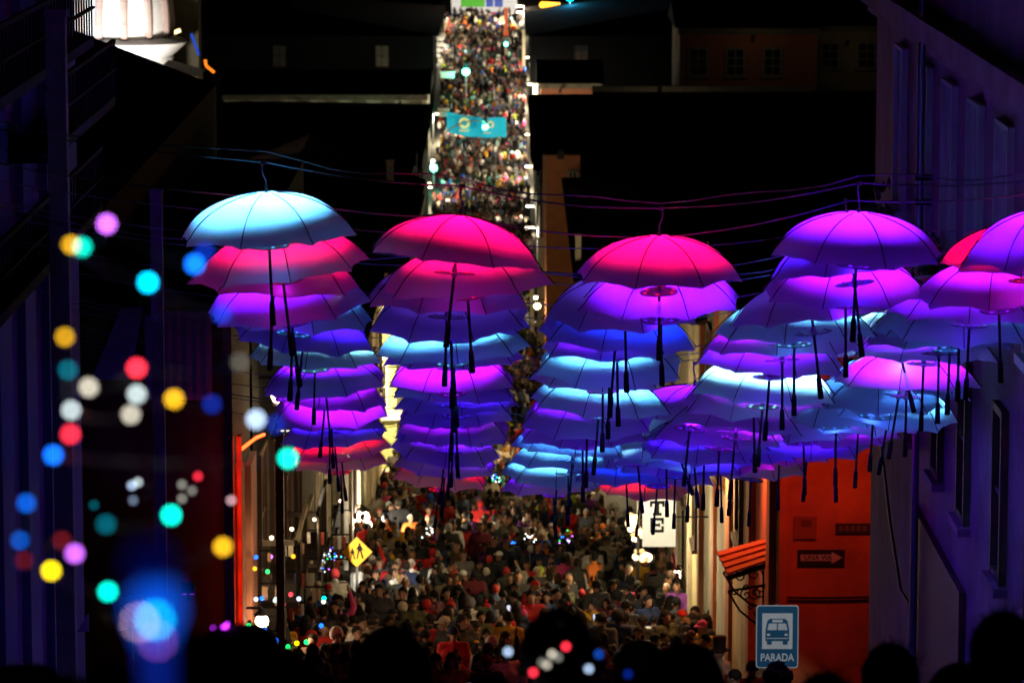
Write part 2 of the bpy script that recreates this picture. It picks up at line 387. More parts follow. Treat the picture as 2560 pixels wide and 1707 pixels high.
def house(name, label, x0, x1, d0, d1, ztop, wm, roof=None, rm=None, rh=1.2, over=.3, ridge='y', base=None, group=None):
    zb = (min(G(d0), G(d1)) - .6) if base is None else base
    t = thing(name, label, 'house', ((x0 + x1)/2, (d0 + d1)/2, zb), 0, group)
    def P(mb, nm, m, sm=False, parent=t):
        o = mb.build(nm, m, parent, sm)
        if parent is t: o.matrix_parent_inverse = Matrix.Translation(-t.location)
        return o
    t['_p'] = 0; del t['_p']
    w = MB(); w.bb(x0, x1, d0, d1, zb, ztop); P(w, 'wall', wm)
    if roof:
        r = MB(); e = over; a0, a1, b0, b1 = x0 - e, x1 + e, d0 - e, d1 + e; z = ztop + .003
        cxm, cym = (a0 + a1)/2, (b0 + b1)/2
        if roof == 'gable' and ridge == 'y':
            vs = [(a0, b0, z), (a1, b0, z), (a1, b1, z), (a0, b1, z), (cxm, b0, z + rh), (cxm, b1, z + rh)]
            fs = [(0, 1, 4), (1, 2, 5, 4), (2, 3, 5), (3, 0, 4, 5), (0, 3, 2, 1)]
        elif roof == 'gable':
            vs = [(a0, b0, z), (a1, b0, z), (a1, b1, z), (a0, b1, z), (a0, cym, z + rh), (a1, cym, z + rh)]
            fs = [(0, 1, 5, 4), (1, 2, 5), (2, 3, 4, 5), (3, 0, 4), (0, 3, 2, 1)]
        else:
            k = min(a1 - a0, b1 - b0)/2*.95
            if a1 - a0 > b1 - b0: ra, rb = (a0 + k, cym, z + rh), (a1 - k, cym, z + rh); fs = [(0, 1, 5, 4), (1, 2, 5), (2, 3, 4, 5), (3, 0, 4), (0, 3, 2, 1)]
            else: ra, rb = (cxm, b0 + k, z + rh), (cxm, b1 - k, z + rh); fs = [(0, 1, 4), (1, 2, 5, 4), (2, 3, 5), (3, 0, 4, 5), (0, 3, 2, 1)]
            vs = [(a0, b0, z), (a1, b0, z), (a1, b1, z), (a0, b1, z), ra, rb]
        r.add(vs, fs); P(r, 'roof', rm or M_roof)
    t_add[t.name] = P
    return t, P
t_add = {}
def fixp(t, *objs):
    for o in objs: o.matrix_parent_inverse = Matrix.Translation(-t.location)
XP, XN, YN = Vector((1, 0, 0)), Vector((-1, 0, 0)), Vector((0, -1, 0))
YP = Vector((0, 1, 0))

# --- near right house with the drainpipe: rose plaster, pale shutters
t, P = house('plaster_house', 'rose plaster house with tall pale shutters and a drainpipe at its corner', 3.07, 9, 12, 32.3, 2.0, M_pink, base=-10.9)
m = MB(); m.bb(2.94, 3.067, 12, 32.6, -2.01, -1.85); m.bb(3.01, 3.067, 12, 32.55, -2.1, -2.013); P(m, 'cornice', M_pink)
M_shut = mat('pale_shutter', (.68, .68, .66), .7, 0, .1, 4)
M_lav = mat('blue_shutter', (.25, .3, .5), .7, 0, .1, 4)
for d in (30.1, 28.3, 26.7, 25.2, 23.7, 22.2):
    w_ = window(t, (3.07, d, -3.45), YP, XN, .62, 1.2, M_shut, M_shut, (1, 0), .03, .045); fixp(t, w_)
for d in (31.0, 28.8, 27.1, 25.5, 23.6, 22.0):
    w_ = window(t, (3.07, d, -5.03), YP, XN, .38, 1.0, M_wood, M_glass, (0, 1), .05, .05, sill=True, sillm=M_pink); fixp(t, w_)
m = MB(); m.bb(3.02, 3.067, 25.4, 28.6, -9.9, -5.56); dr = P(m, 'door', M_wood)
for (d, z) in ((30.1, -3.5), (26.7, -3.5)):
    m = MB()
    for k in range(60):
        p = Vector((2.91 + random.uniform(-.1, .1), d + random.uniform(-.3, .3), z + random.uniform(-.22, .2)))
        a = Euler((random.uniform(0, 6), random.uniform(0, 6), random.uniform(0, 6))).to_matrix()
        m.add([p + a @ Vector(q) for q in ((-.05, 0, 0), (0, .025, 0), (.05, 0, 0), (0, -.025, 0))], [(0, 1, 2, 3)])
    m.bb(2.85, 3.01, d - .3, d + .3, z - .16, z - .03, 1)
    pl = m.build('window_plant', [mat('leaf', (.05, .09, .03), .6), M_brown]); tag(pl, 'flower box of dark trailing leaves under ' + ('the far' if d > 29 else 'the middle') + ' pale shutters of the rose house', 'plant', 'flower boxes')
m = MB(); m.tube((2.985, 27.95, 1.5), (2.985, 27.95, -9.0), .028, n=12)
pipe = thing('drainpipe', 'thin vertical metal drainpipe clamped to the rose plaster house', 'pipe', (2.985, 27.95, -9.0))
po = m.build('pipe', M_grey, pipe); fixp(pipe, po)
for z in (-3.02, -3.2, -3.76, -6.8):
    m = MB(); m.bb(2.945, 3.067, 27.9, 28.0, z - .02, z + .02); o = m.build('clamp', M_black, pipe); fixp(pipe, o)
m = MB(); pts = [Vector((3.03, 32.0 - k*.9, -5.2 - .9*math.sin(k*.5)**2 - k*.1)) for k in range(9)]; m.path(pts, .012, 6)
tag(m.build('hanging_cable', M_black), 'slack black cable looping along the rose plaster house', 'cable')
# blue flood lamps added to wash the near walls
def flood(loc, tgt, power, color, label, spot=110, blend=.6, rad=.08):
    t = thing('flood_lamp', label, 'lamp', loc)
    d = (Vector(tgt) - Vector(loc)).normalized(); q = d.to_track_quat('-Z', 'Y').to_matrix()
    m = MB(); m.box((0, 0, .03), (.16, .12, .05), 0, q); m.box(-d*.04, (.03, .2, .02), 0, q); m.build('housing', M_black, t)
    m = MB(); m.box(d*.002 + q @ Vector((0, 0, .002)), (.13, .09, .004), 0, q); m.build('lens', glow('lens_%d' % len(MATS), color, 2.0), t)
    l = lamp(t, d*.03, power, color, 'SPOT', rad, None, spot, blend); l.rotation_euler = d.to_track_quat('-Z', 'Y').to_euler()
    return t
flood((1.0, 16.0, G(16) + .1), (3.07, 25.5, -1.5), 270, (.07, .02, 1.0), 'added blue flood lamp on the ground lighting the rose plaster house', 75, .8)  # added for the blue wash that umbrella spill leaves too weak
flood((-1.2, 17.0, G(17) + .1), (-3.3, 24.5, -2.0), 18, (.12, .04, 1.0), 'added blue flood lamp on the ground lighting the balcony house', 70, .8)  # added likewise for the opposite wall

# --- orange corner house
t, P = house('corner_house', 'orange and cream corner house with a red canopy over its door', 2.9, 9.5, 41, 56, -6.2, M_orange, 'hip', M_roof, 1.1, .35)
for (d, wd) in ((41.35, .5), (44.9, .5), (49.0, .7), (52.8, .6)):
    m = MB(); m.bb(2.82, 2.897, d, d + wd, -14.5, -6.4); P(m, 'pilaster', M_brown if d > 46 else M_orange)
for (a, b) in ((45.45, 48.95), (49.75, 52.75), (53.45, 56)):
    m = MB(); m.bb(2.87, 2.897, a, b, -14.3, -6.4); P(m, 'cream_panel', M_cream)
m = MB(); m.bb(2.84, 2.897, 41.9, 43.6, -13, -9.7); d_ = P(m, 'door', M_wood)
m = MB(); m.tube((2.8, 43.4, -11.2), (2.8, 43.4, -11.5), .02); m.build('handle', M_grey, d_)
for d in (47.2, 51.3, 54.6):
    w_ = window(t, (2.87, d, -9.6), YP, XN, .8, 1.5, M_wood, M_glass, (1, 1), .06, .06); fixp(t, w_)
m = MB(); m.bb(2.9, 9.5, 40.965, 40.997, -14, -11.2); P(m, 'plinth', mat('dark_red_plinth', (.3, .07, .03), .9, 0, .2, 3))
m = MB(); m.path([(2.9 + k*.3, 40.97, -9.02 - .01*math.sin(k)) for k in range(12)], .012, 6); P(m, 'cable', M_black)
m = MB(); m.bb(2.905, 2.99, 40.9, 40.99, -13, -6.5); P(m, 'corner_pipe', M_orange)
# canopy over the door: stepped red boards on scrolled iron brackets
cn = thing('door_canopy', 'red boarded canopy on scrolled iron brackets above the corner house door', 'canopy', (2.9, 43, -9.1))
cA, cB, cC, cD = at(1790, 1379, 43.2), at(1928, 1341, 43.2), at(1942, 1395, 42.1), at(1819, 1436, 42.1)
for k in range(4):
    a, b = k/4, (k + 1)/4 + .03
    q0, q1, q2, q3 = cA.lerp(cD, a), cB.lerp(cC, a), cB.lerp(cC, b), cA.lerp(cD, b)
    up, dn = Vector((0, 0, .0)), Vector((0, 0, .03))
    vs = [q0, q1, q2 + dn, q3 + dn]; vs = vs + [v - Vector((0, 0, .025)) for v in vs]
    m = MB(); m.add(vs, [(0, 3, 2, 1), (4, 5, 6, 7), (0, 1, 5, 4), (1, 2, 6, 5), (2, 3, 7, 6), (3, 0, 4, 7)])
    fixp(cn, m.build('board', mat('red_boards', (.4, .1, .07), .75, 0, .45, 7, .3), cn))
m = MB(); m.tube(cD + Vector((0, 0, -.04)), cC + Vector((0, 0, -.04)), .03, n=4); fixp(cn, m.build('fascia', M_black, cn))
for d in (42.1, 43.1):
    m = MB()
    def spiral(cx_, cz_, r, turns, ph):
        return [Vector((cx_ + r*(1 - k/30)*math.cos(ph + turns*6.28*k/30), d, cz_ + r*(1 - k/30)*math.sin(ph + turns*6.28*k/30))) for k in range(28)]
    m.path([(2.88, d, -9.0), (2.88, d, -9.75)], .014, 6); m.path([(2.88, d, -9.12), (2.42, d, -9.2), (2.55, d, -9.42), (2.72, d, -9.56), (2.88, d, -9.62)], .014, 6)
    for (cx_, cz_, r, ph) in ((2.78, -9.22, .09, 0), (2.62, -9.24, .07, 1.5), (2.79, -9.44, .08, 3), (2.5, -9.2, .05, 2), (2.68, -9.38, .04, 0)):
        m.path(spiral(cx_, cz_, r, 1.6, ph), .009, 5)
    fixp(cn, m.build('bracket', M_black, cn))
def textmesh(txt, size, name, m, parent, o, u, n, bold=.0, sx=1.0, th=.004):
    cu = bpy.data.curves.new('t', 'FONT'); cu.body = txt; cu.size = size; cu.align_x = 'CENTER'; cu.align_y = 'CENTER'; cu.extrude = th; cu.offset = bold
    ob = bpy.data.objects.new('t', cu); col.objects.link(ob)
    me = bpy.data.meshes.new_from_object(ob.evaluated_get(bpy.context.evaluated_depsgraph_get()))
    bpy.data.objects.remove(ob)
    u, n = Vector(u), Vector(n); z = Vector((0, 0, 1))
    M = Matrix((( u.x*sx, z.x, n.x, o[0]), (u.y*sx, z.y, n.y, o[1]), (u.z*sx, z.z, n.z, o[2]), (0, 0, 0, 1)))
    me.transform(M); me.materials.clear(); me.materials.append(m)
    return link(name, me, parent)
# UNA VIA sign
p = at(2053, 1393, 40.98)
s = thing('street_sign', 'black one way sign with a pale arrow on the orange corner wall', 'sign', p)
wd, ht = 120/FPX*41, 41/FPX*41
m = MB(); m.box((0, 0, 0), (wd, .012, ht)); m.build('board', mat('sign_black', (.03, .03, .03), .5, 0, 0), s)
M_arrow = mat('sign_white', (.6, .6, .58), .5, 0, .1)
m = MB(); a, b = wd*.44, ht*.2
m.prism([(-a, -b), (a*.5, -b), (a*.5, -b*1.9), (a, 0), (a*.5, b*1.9), (a*.5, b), (-a, b)], (0, -.0065, 0), XP, (0, 0, 1), YN, .003); m.build('arrow', M_arrow, s)
textmesh('UNA VIA', ht*.42, 'lettering', mat('sign_ink', (.02, .02, .02), .6, 0, 0), s, (-wd*.07, -.012, 0), XP, YN, .001, 1.05, .001)
p = at(2132, 1320, 40.98); s = thing('name_plate', 'dark street name plate on the orange corner wall above the one way sign', 'sign', p)
m = MB(); m.box((0, 0, 0), (.38, .01, .11)); m.build('board', mat('plate_dark', (.06, .05, .05), .5, 0, .1), s)
for k in range(5):
    m = MB(); m.box((-.13 + k*.065, -.007, .0), (.035, .004, .05)); m.box((-.13 + k*.065, -.010, .0), (.014, .004, .02), 1); m.build('letter_block', [mat('plate_ink', (.25, .16, .12), .6, 0, 0), MATS['plate_dark']], s)
p = at(2013, 1318, 40.98); s = thing('wall_plaque', 'faint square plaque on the orange corner wall beside the name plate', 'plaque', p)
m = MB(); m.box((0, 0, 0), (.25, .012, .25)); m.build('slab', mat('plaque', (.4, .11, .05), .8, 0, .2), s)
m = MB(); m.box((0.01, -.008, .05), (.11, .004, .08)); m.build('emblem', mat('plaque_dark', (.2, .06, .03), .8, 0, .2), s)

# red lamps at the corners
flood((2.45, 43.4, -7.6), (2.9, 42.6, -8.9), 130, (1, .17, .03), 'red flood lamp above the canopy of the corner house', 150, .8)
flood((3.5, 39.2, -6.2), (3.7, 41, -9.8), 85, (1, .085, .016), 'added red flood lamp hung before the orange corner wall', 140, .9)  # added out of sight behind the umbrellas to redden the facing wall
flood((2.9, 30, -4.6), (2.64, 38, -9.05), 800, (.9, .95, 1.0), 'added white flood lamp on the rose plaster house aimed at the bus stop sign', 11, .5, .03)  # added so the bus stop sign shows up bright
# --- bus stop sign
c = at(1943, 1590, 38.0); gz = G(38)
s = thing('bus_stop_sign', 'blue and white bus stop sign on a post before the orange corner house', 'sign', (c.x, c.y, gz))
hz = c.z - gz; wd, ht = 107/FPX*38.4, 162/FPX*38.4
def rrect(w_, h_, r, k=5):
    o = []
    for (cx_, cy_, a0) in ((w_/2 - r, h_/2 - r, 0), (-w_/2 + r, h_/2 - r, 90), (-w_/2 + r, -h_/2 + r, 180), (w_/2 - r, -h_/2 + r, 270)):
        for i in range(k + 1): a = R(a0 + 90*i/k); o.append((cx_ + r*math.cos(a), cy_ + r*math.sin(a)))
    return o
Zv = Vector((0, 0, 1))
M_sblue = mat('sign_blue', (.012, .11, .22), .4, 0, .1, 12); M_swhite = mat('sign_reflective', (.7, .74, .74), .4, 0, .08, 10)
m = MB(); m.tube((0, .03, 0), (0, .03, hz + ht/2), .025); m.build('post', M_grey, s)
m = MB(); m.prism(rrect(wd, ht, .03), (0, 0, hz), XP, Zv, YN, .008); bd = m.build('board', M_swhite, s)
m = MB(); m.prism(rrect(wd*.955, ht*.97, .027), (0, -.008, hz), XP, Zv, YN, .003); m.build('blue_field', M_sblue, bd)
m = MB(); sq = wd*.72; sh = ht*.57
m.prism([(-sq/2, -sh/2), (sq/2, -sh/2), (sq/2, sh/2), (-sq/2, sh/2)], (0, -.011, hz + ht*.09), XP, Zv, YN, .003); m.build('white_panel', M_swhite, bd)
m = MB(); u_ = sq/10; bz = hz + ht*.085
def sbox(x0, x1, z0, z1, y, mi): m.bb(x0*u_, x1*u_, y - .003, y, bz + z0*u_, bz + z1*u_, mi)
m.prism([(-3.9*u_, -3.2*u_), (3.9*u_, -3.2*u_), (3.9*u_, .5*u_), (3.3*u_, 3.6*u_), (2.4*u_, 4.3*u_), (-2.4*u_, 4.3*u_), (-3.3*u_, 3.6*u_), (-3.9*u_, .5*u_)], (0, -.014, bz), XP, Zv, YN, .003)
for x in (-2.6, 2.6): sbox(x - .8, x + .8, -4.4, -3.2, -.014, 0)
sbox(-1.7, 1.7, 3.1, 4.0, -.0172, 1)
m.prism([(-3.3*u_, .5*u_), (-.2*u_, .5*u_), (-.2*u_, 2.7*u_), (-2.8*u_, 2.7*u_)], (0, -.0172, bz), XP, Zv, YN, .003, 1)
m.prism([(3.3*u_, .5*u_), (.2*u_, .5*u_), (.2*u_, 2.7*u_), (2.8*u_, 2.7*u_)], (0, -.0172, bz), XP, Zv, YN, .003, 1)
for x in (-2.9, 2.9): sbox(x - .5, x + .5, -1.4, -.7, -.0172, 1)
sbox(-3.6, 3.6, -2.4, -2.15, -.0172, 1)
m.build('bus_symbol', [M_sblue, M_swhite], bd)
textmesh('PARADA', ht*.17, 'lettering', M_swhite, bd, (0, -.014, hz - ht*.335), XP, YN, .0022, .80, .002)
flood((-3.05, 51, -8.9), (-2.42, 60, -12.42), 11000, (1, .92, .75), 'added flood lamp on the corner block aimed at the crossing sign', 7, .5, .03)  # added narrow beam to brighten the yellow diamond
# --- school crossing sign
c = at(892, 1379, 60); gz = G(60); s = thing('crossing_sign', 'yellow diamond school crossing sign with two walking figures on a post', 'sign', (c.x, c.y, gz)); hz = c.z - gz
dg = 40.5/FPX*60.6
m = MB(); m.tube((0, .03, 0), (0, .03, hz), .022); m.build('post', M_grey, s)
m = MB(); m.prism([(-dg, 0), (0, -dg), (dg, 0), (0, dg)], (0, 0, hz), XP, Zv, YN, .008, 0); m.prism([(-dg*.95, 0), (0, -dg*.95), (dg*.95, 0), (0, dg*.95)], (0, -.008, hz), XP, Zv, YN, .003, 1)
bd = m.build('board', [mat('sign_edge', (.06, .04, .01), .5, 0, 0), mat('sign_yellow', (.72, .36, .01), .5, 0, .1)], s)
for (ox, oz, k) in ((-.07, -.03, .8), (.045, .015, 1.1)):
    m = MB(); q = dg*k
    def pr(poly): m.prism([(ox + a*q, oz + b*q) for a, b in poly], (0, -.011, hz), XP, Zv, YN, .003)
    pr([(.07*math.cos(a*.785), .40 + .075*math.sin(a*.785)) for a in range(8)])
    pr([(-.10, .33), (.09, .33), (.13, -.02), (-.10, -.02)])
    pr([(-.10, .0), (.0, .0), (-.11, -.44), (-.19, -.44)]); pr([(.02, .0), (.13, .0), (.24, -.42), (.14, -.44)])
    pr([(.09, .3), (.24, .06), (.19, .02), (.06, .2)]); pr([(-.09, .3), (-.2, .08), (-.16, .04), (-.06, .2)])
    m.build('figure', M_blackp, bd)
# --- vertical banner ... T E
c = at(1648, 1300, 55); b0 = at(1648, 1366, 55); b1 = at(1648, 1120, 55)
s = thing('banner_sign', 'white vertical banner with black slab letters on the cream wall', 'sign', (c.x, c.y, b0.z))
wd = 84/FPX*55.5; ht = b1.z - b0.z
m = MB(); m.bb(-wd/2, wd/2, 0, .06, 0, ht); m.build('panel', M_swhite, s)
for fz in (.3, .9): m = MB(); m.tube((wd/2, .03, ht*fz), (2.9 - c.x, .03, ht*fz), .012); m.build('bracket', M_black, s)
lamp(s, (-.1, -1.3, .5), 75, (1, .9, .65), 'POINT', .1)  # bare fill lamp added to brighten the banner
k = 38/FPX*55.5
def slab(boxes, zc, nm='letter'):
    m = MB()
    for (x0, x1, z0, z1) in boxes: m.bb(-.03 + x0*k, -.03 + x1*k, -.006, 0.0, zc + z0*k, zc + z1*k)
    m.build(nm, M_blackp, s)
slab([(-.5, .5, .3, .5), (-.14, .14, -.31, .31), (-.3, .3, -.5, -.3), (-.5, -.33, .1, .31), (.33, .5, .1, .31)], ht - at(1648, 1120, 55).z + at(1648, 1270, 55).z)
slab([(-.45, -.13, -.5, .5), (-.13, .45, .3, .5), (-.13, .45, -.5, -.3), (.28, .45, .08, .31), (.28, .45, -.31, -.06), (-.13, .15, -.08, .1), (.12, .2, -.14, .16)], ht - at(1648, 1120, 55).z + at(1648, 1312, 55).z)

# --- right street houses beyond the corner
def facade_windows(t, side, x, ds, z0f, wd, ht, fm=M_wood, pm=None, bars=(1, 1)):
    for d in ds:
        w_ = window(t, (x, d, z0f(d)), YP, XP if side < 0 else XN, wd, ht, fm, pm, bars, .06, .06); fixp(t, w_)
t, P = house('cream_house', 'cream house with black downpipes next to the orange corner house', 2.92, 9, 56.05, 70, -8.2, M_cream, 'gable', M_roof, 1.3, .3)
for d in (57.5, 61.0, 66.0):
    m = MB(); m.bb(2.85, 2.917, d, d + .5, -17, -8.4); P(m, 'pilaster', M_brown if d < 60 else M_creamd)
facade_windows(t, 1, 2.92, (59.6, 63.2, 68.0), lambda d: -12.2, .8, 1.6)
m = MB(); m.bb(2.86, 2.917, 62.4, 63.9, -16, -13.6); P(m, 'door', M_wood)
m = MB(); m.bb(2.86, 2.917, 67, 68.4, -17, -14.2); P(m, 'door', M_wood)
for (px, y0, y1, d) in ((1786, 1150, 1515, 54.7), (1711, 1190, 1480, 64.0), (1868, 1100, 1290, 47.0)):
    p0, p1 = at(px, y0, d), at(px, y1, d)
    m = MB(); m.path([p0, p1, p1 + Vector((-.09, -.05, -.14))], .05 if d > 50 else .035, 10)
    tag(m.build('downpipe', M_black), 'black downpipe with bent foot ' + {54.7: 'beside the red brown pilaster', 64.0: 'behind the white letter banner', 47.0: 'above the red door canopy'}[d], 'pipe', 'black downpipes')
t, P = house('lit_house', 'pale house with a lamp lit doorway below the letter banner', 2.85, 9, 70.1, 84, -10.5, M_creamd, 'gable', M_roof, 1.2, .25)
facade_windows(t, 1, 2.85, (72.5, 76, 79.5, 82.5), lambda d: -13.6, .8, 1.4, M_white)
t, P = house('white_front_house', 'white fronted house closing the bend of the street', 2.1, 9, 84.6, 104, -13.2, M_creamd, 'gable', M_roof, 1.4, .2)
w_ = window(t, (2.75, 84.6, -16.2), XP, YN, .5, .9, M_white, glow('lit_pane', (1, .75, .4), .5)); fixp(t, w_)
# --- left side
t, P = house('balcony_house', 'tall purple house with iron balconies behind the timber pole', -9, -3.3, 11, 29.0, 2.2, M_pink, base=-10.5)
M_wall2 = mat('lilac_panel', (.1, .1, .24), .9, 0, .15, 3)
for d in (28.2, 26.9, 25.6, 24.3, 23.1):
    m = MB(); m.bb(-3.297, -3.24, d - .28, d + .28, -9, 2); P(m, 'panel', M_wall2)
for (z, d0, d1) in ((-1.95, 21.5, 27.4), (-2.5, 24.6, 28.8), (-3.2, 21.5, 27.8)):
    b = thing('balcony', f'black iron balcony on the purple house, {"top" if z > -2 else "middle" if z > -3 else "lowest"} of three', 'balcony', (-3.3, (d0 + d1)/2, z), 0, 'iron balconies')
    m = MB(); m.bb(-3.29, -2.98, d0, d1, z - .07, z); fixp(b, m.build('slab', M_iron, b))
    m = MB(); m.bb(-3.0, -2.97, d0, d1, z + .4, z + .43); m.bb(-3.0, -2.97, d0, d1, z + .2, z + .215); fixp(b, m.build('rail', M_iron, b))
    k = d0
    BARM = MB().tube((0, 0, 0), (0, 0, .4), .008, n=6).mesh('bar', M_iron) if 'BARM' not in globals() else BARM
    while k < d1:
        link('bar', BARM, b, (.32, k - (d0 + d1)/2, 0)); k += .16
t, P = house('corner_block', 'dark corner block with red lit pilasters and a sloping tiled roof', -12, -3.3, 44, 60, -6.2, M_dark, base=-16)
m = MB(); e0 = at(540, 213, 60.3); e1 = at(190, 78, 60.3)
sl = (e1.z - e0.z)/(e1.x - e0.x)
xr = -9.0; zr = e0.z + sl*(xr - e0.x)
m.add([(e0.x, 43.6, e0.z), (xr, 43.6, zr), (-13, 43.6, e0.z), (e0.x, 60.3, e0.z), (xr, 60.3, zr), (-13, 60.3, e0.z), (e0.x, 43.6, -6.19), (-13, 43.6, -6.19), (e0.x, 60.3, -6.19), (-13, 60.3, -6.19)],
      [(0, 1, 4, 3), (1, 2, 5, 4), (0, 6, 7, 2, 1), (3, 4, 5, 9, 8), (0, 3, 8, 6), (2, 7, 9, 5), (6, 8, 9, 7)]); P(m, 'roof', M_night)
for (px0, px1, mm) in ((568, 584, M_orange), (592, 603, M_orange), (622, 640, M_brick)):
    d = 43.9 if px0 < 610 else 47
    a, b = pxx(px0, d), pxx(px1, d)
    if px0 < 600: m = MB(); m.bb(a, b, 43.86, 43.995, -13.5, at(575, 1085, 44).z); P(m, 'pilaster', mm)
m = MB(); m.bb(-3.297, -3.2, 44.1, 45.2, -13.6, -8.3); P(m, 'pilaster', M_orange)
m = MB(); m.bb(-3.297, -3.22, 46.6, 47.6, -13.9, -8.6); P(m, 'pilaster', M_brick)
m = MB(); m.bb(-3.297, -3.27, 47.7, 60, -9.0, -6.2); P(m, 'shade_panel', M_pitch)  # near black sheet where the upper wall lies in shade
M_lil = mat('lilac_plaster', (.35, .28, .45), .9, 0, .2, 3, .2)
m = MB(); a, b = at(412, 780, 43.9), at(530, 1000, 43.9); m.bb(a.x, b.x, 43.93, 43.997, b.z, a.z); P(m, 'lilac_panel', M_lil)
m = MB()
for k in range(5):
    x = a.x + (b.x - a.x)*(k + .5)/5; m.bb(x - .02, x + .02, 43.9, 43.929, b.z, a.z)
P(m, 'fluting', M_lil)
p0, p1 = at(330, 770, 43.9), at(270, 950, 43.9)
m = MB(); m.prism([(p0.x - .12, p0.z), (p0.x + .12, p0.z), (p1.x + .25, p1.z), (p1.x - .2, p1.z)], (0, 43.99, 0), XP, Zv, YN, .06); P(m, 'gable_board', mat('blue_board', (.12, .2, .5), .8, 0, .2))
m = MB(); p2 = at(350, 1000, 43.9); m.bb(p0.x + .14, p0.x + .33, 43.94, 43.997, p2.z, p0.z - .1); P(m, 'blue_panel', MATS['blue_board'])
flood((-3.55, 41.2, -9.0), (-3.75, 44, -7.6), 26, (.3, .02, 1.0), 'added violet flood lamp lighting the fluted lilac panel of the corner block', 50, .7)  # added to bring the lilac panel out of the dark
flood((-4.2, 41.5, -9.3), (-4.3, 44, -7.4), 20, (.01, .06, 1.0), 'added blue flood lamp lighting the gable board of the corner block', 45, .7)  # added to make the gable board read blue
facade_windows(t, -1, -3.3, (49.5, 52.2, 55.0, 57.8), lambda d: -10.6 - (d - 49)*.1, 1.1, 1.7, M_wood, M_glass, (2, 1))
facade_windows(t, -1, -3.3, (49.5, 52.2, 55.0, 57.8), lambda d: -13.4 - (d - 49)*.14, 1.2, 1.6, M_wood, glow('glint_pane', (1, .62, .3), .22), (2, 2))  # lower pane glow mimics small glints along the shop fronts
for i, (d, z) in enumerate(((50.5, -10.9), (56, -11.6))):
    b = thing('balcony', ['white framed', 'grey railed'][i] + ' balcony on the dark corner block', 'balcony', (-3.3, d, z), 0, 'balconies of the corner block')
    m = MB(); m.bb(0, .5, -1.3, 1.3, -.08, 0); m.build('slab', M_dark, b)
    m = MB(); m.bb(.46, .5, -1.3, 1.3, .75, .82); m.bb(0, .5, -1.3, -1.25, .75, .82); m.build('rail', M_creamd if i == 0 else M_dark, b)
    for k in range(14): m = MB(); m.bb(.47, .49, -1.29 + k*.19, -1.27 + k*.19, 0, .75); m.build('bar', M_dark, b)
t, P = house('shop_house', 'dark shop house with balconies and hanging goods beside the lit wall', -10, -3.35, 60.1, 74, -10.6, M_dark, 'gable', M_roof, 1.4, .3)
facade_windows(t, -1, -3.35, (62, 65, 68, 71), lambda d: -13.6, 1.1, 1.5, M_creamd, M_glass, (1, 1))
facade_windows(t, -1, -3.35, (62, 65, 68, 71), lambda d: -16.0, 1.4, 1.5, M_wood, glow('glint_pane2', (1, .6, .3), .16), (2, 1))
m = MB(); m.bb(-3.345, -3.27, 61, 73, -14.0, -13.92); P(m, 'ledge', M_dark)
t, P = house('lit_wall_house', 'cream house whose long street wall glows under its lamp', -10, -3.3, 74.1, 96, -12.2, M_cream, 'gable', M_roof, 1.4, .25)
for d in (76.5, 80.5, 84, 88, 92): m = MB(); m.bb(-3.297, -3.24, d, d + .4, -20, -12.4); P(m, 'pilaster', M_cream)
m = MB(); m.bb(-3.295, -3.08, 85.6, 87.4, -14.4, -13.7); P(m, 'awning_box', M_wood)
facade_windows(t, -1, -3.3, (78.5, 90.2, 94.5), lambda d: -15.4, .8, 1.5, M_wood)
m = MB(); m.bb(-3.295, -3.24, 78, 79.2, -18.2, -16.2); P(m, 'door', M_wood)
t, P = house('green_house', 'pale green house with white trim far down the street', -10, -3.05, 100, 124, -13.5, mat('pale_green', (.45, .52, .24), .9, 0, .2, 3, .2), 'gable', M_roof, 1.5, .25)
for z in (-14.2, -15.6, -17.2, -18.8):
    m = MB(); m.bb(-3.05, -2.82, 99.8, 124, z, z + .25); P(m, 'cornice', M_white)
    m = MB(); m.bb(-4.2, -3.05, 99.75, 99.995, z, z + .25); P(m, 'cornice', M_white)
facade_windows(t, -1, -3.05, (103, 107, 112, 117), lambda d: -16.8, 1.0, 1.3, M_white); facade_windows(t, -1, -3.05, (103, 107, 112, 117), lambda d: -20, 1.0, 1.6, M_wood)
w_ = window(t, (-3.55, 100, -16.9), XP, YN, .45, 1.1, M_white); fixp(t, w_)

# --- dark house blocks down in the valley and up the far hill
k = 0
specs = [  # side, depth from, to, setback px edges on the street side, width, wall material, eave y px, label
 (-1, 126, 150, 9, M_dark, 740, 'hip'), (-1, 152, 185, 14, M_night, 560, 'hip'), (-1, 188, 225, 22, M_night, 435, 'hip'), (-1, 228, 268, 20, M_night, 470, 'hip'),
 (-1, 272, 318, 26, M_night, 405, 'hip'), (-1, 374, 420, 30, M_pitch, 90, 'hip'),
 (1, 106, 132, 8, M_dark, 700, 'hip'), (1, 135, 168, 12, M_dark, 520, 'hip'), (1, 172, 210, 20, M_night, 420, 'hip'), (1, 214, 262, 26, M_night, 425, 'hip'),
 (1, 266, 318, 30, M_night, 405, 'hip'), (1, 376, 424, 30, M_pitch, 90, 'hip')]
names = ['low dark house', 'dark hip roofed house', 'dark wide house', 'dark plain house', 'dark valley floor house', 'dark gabled house at the foot of the hill', 'dark hillside house']
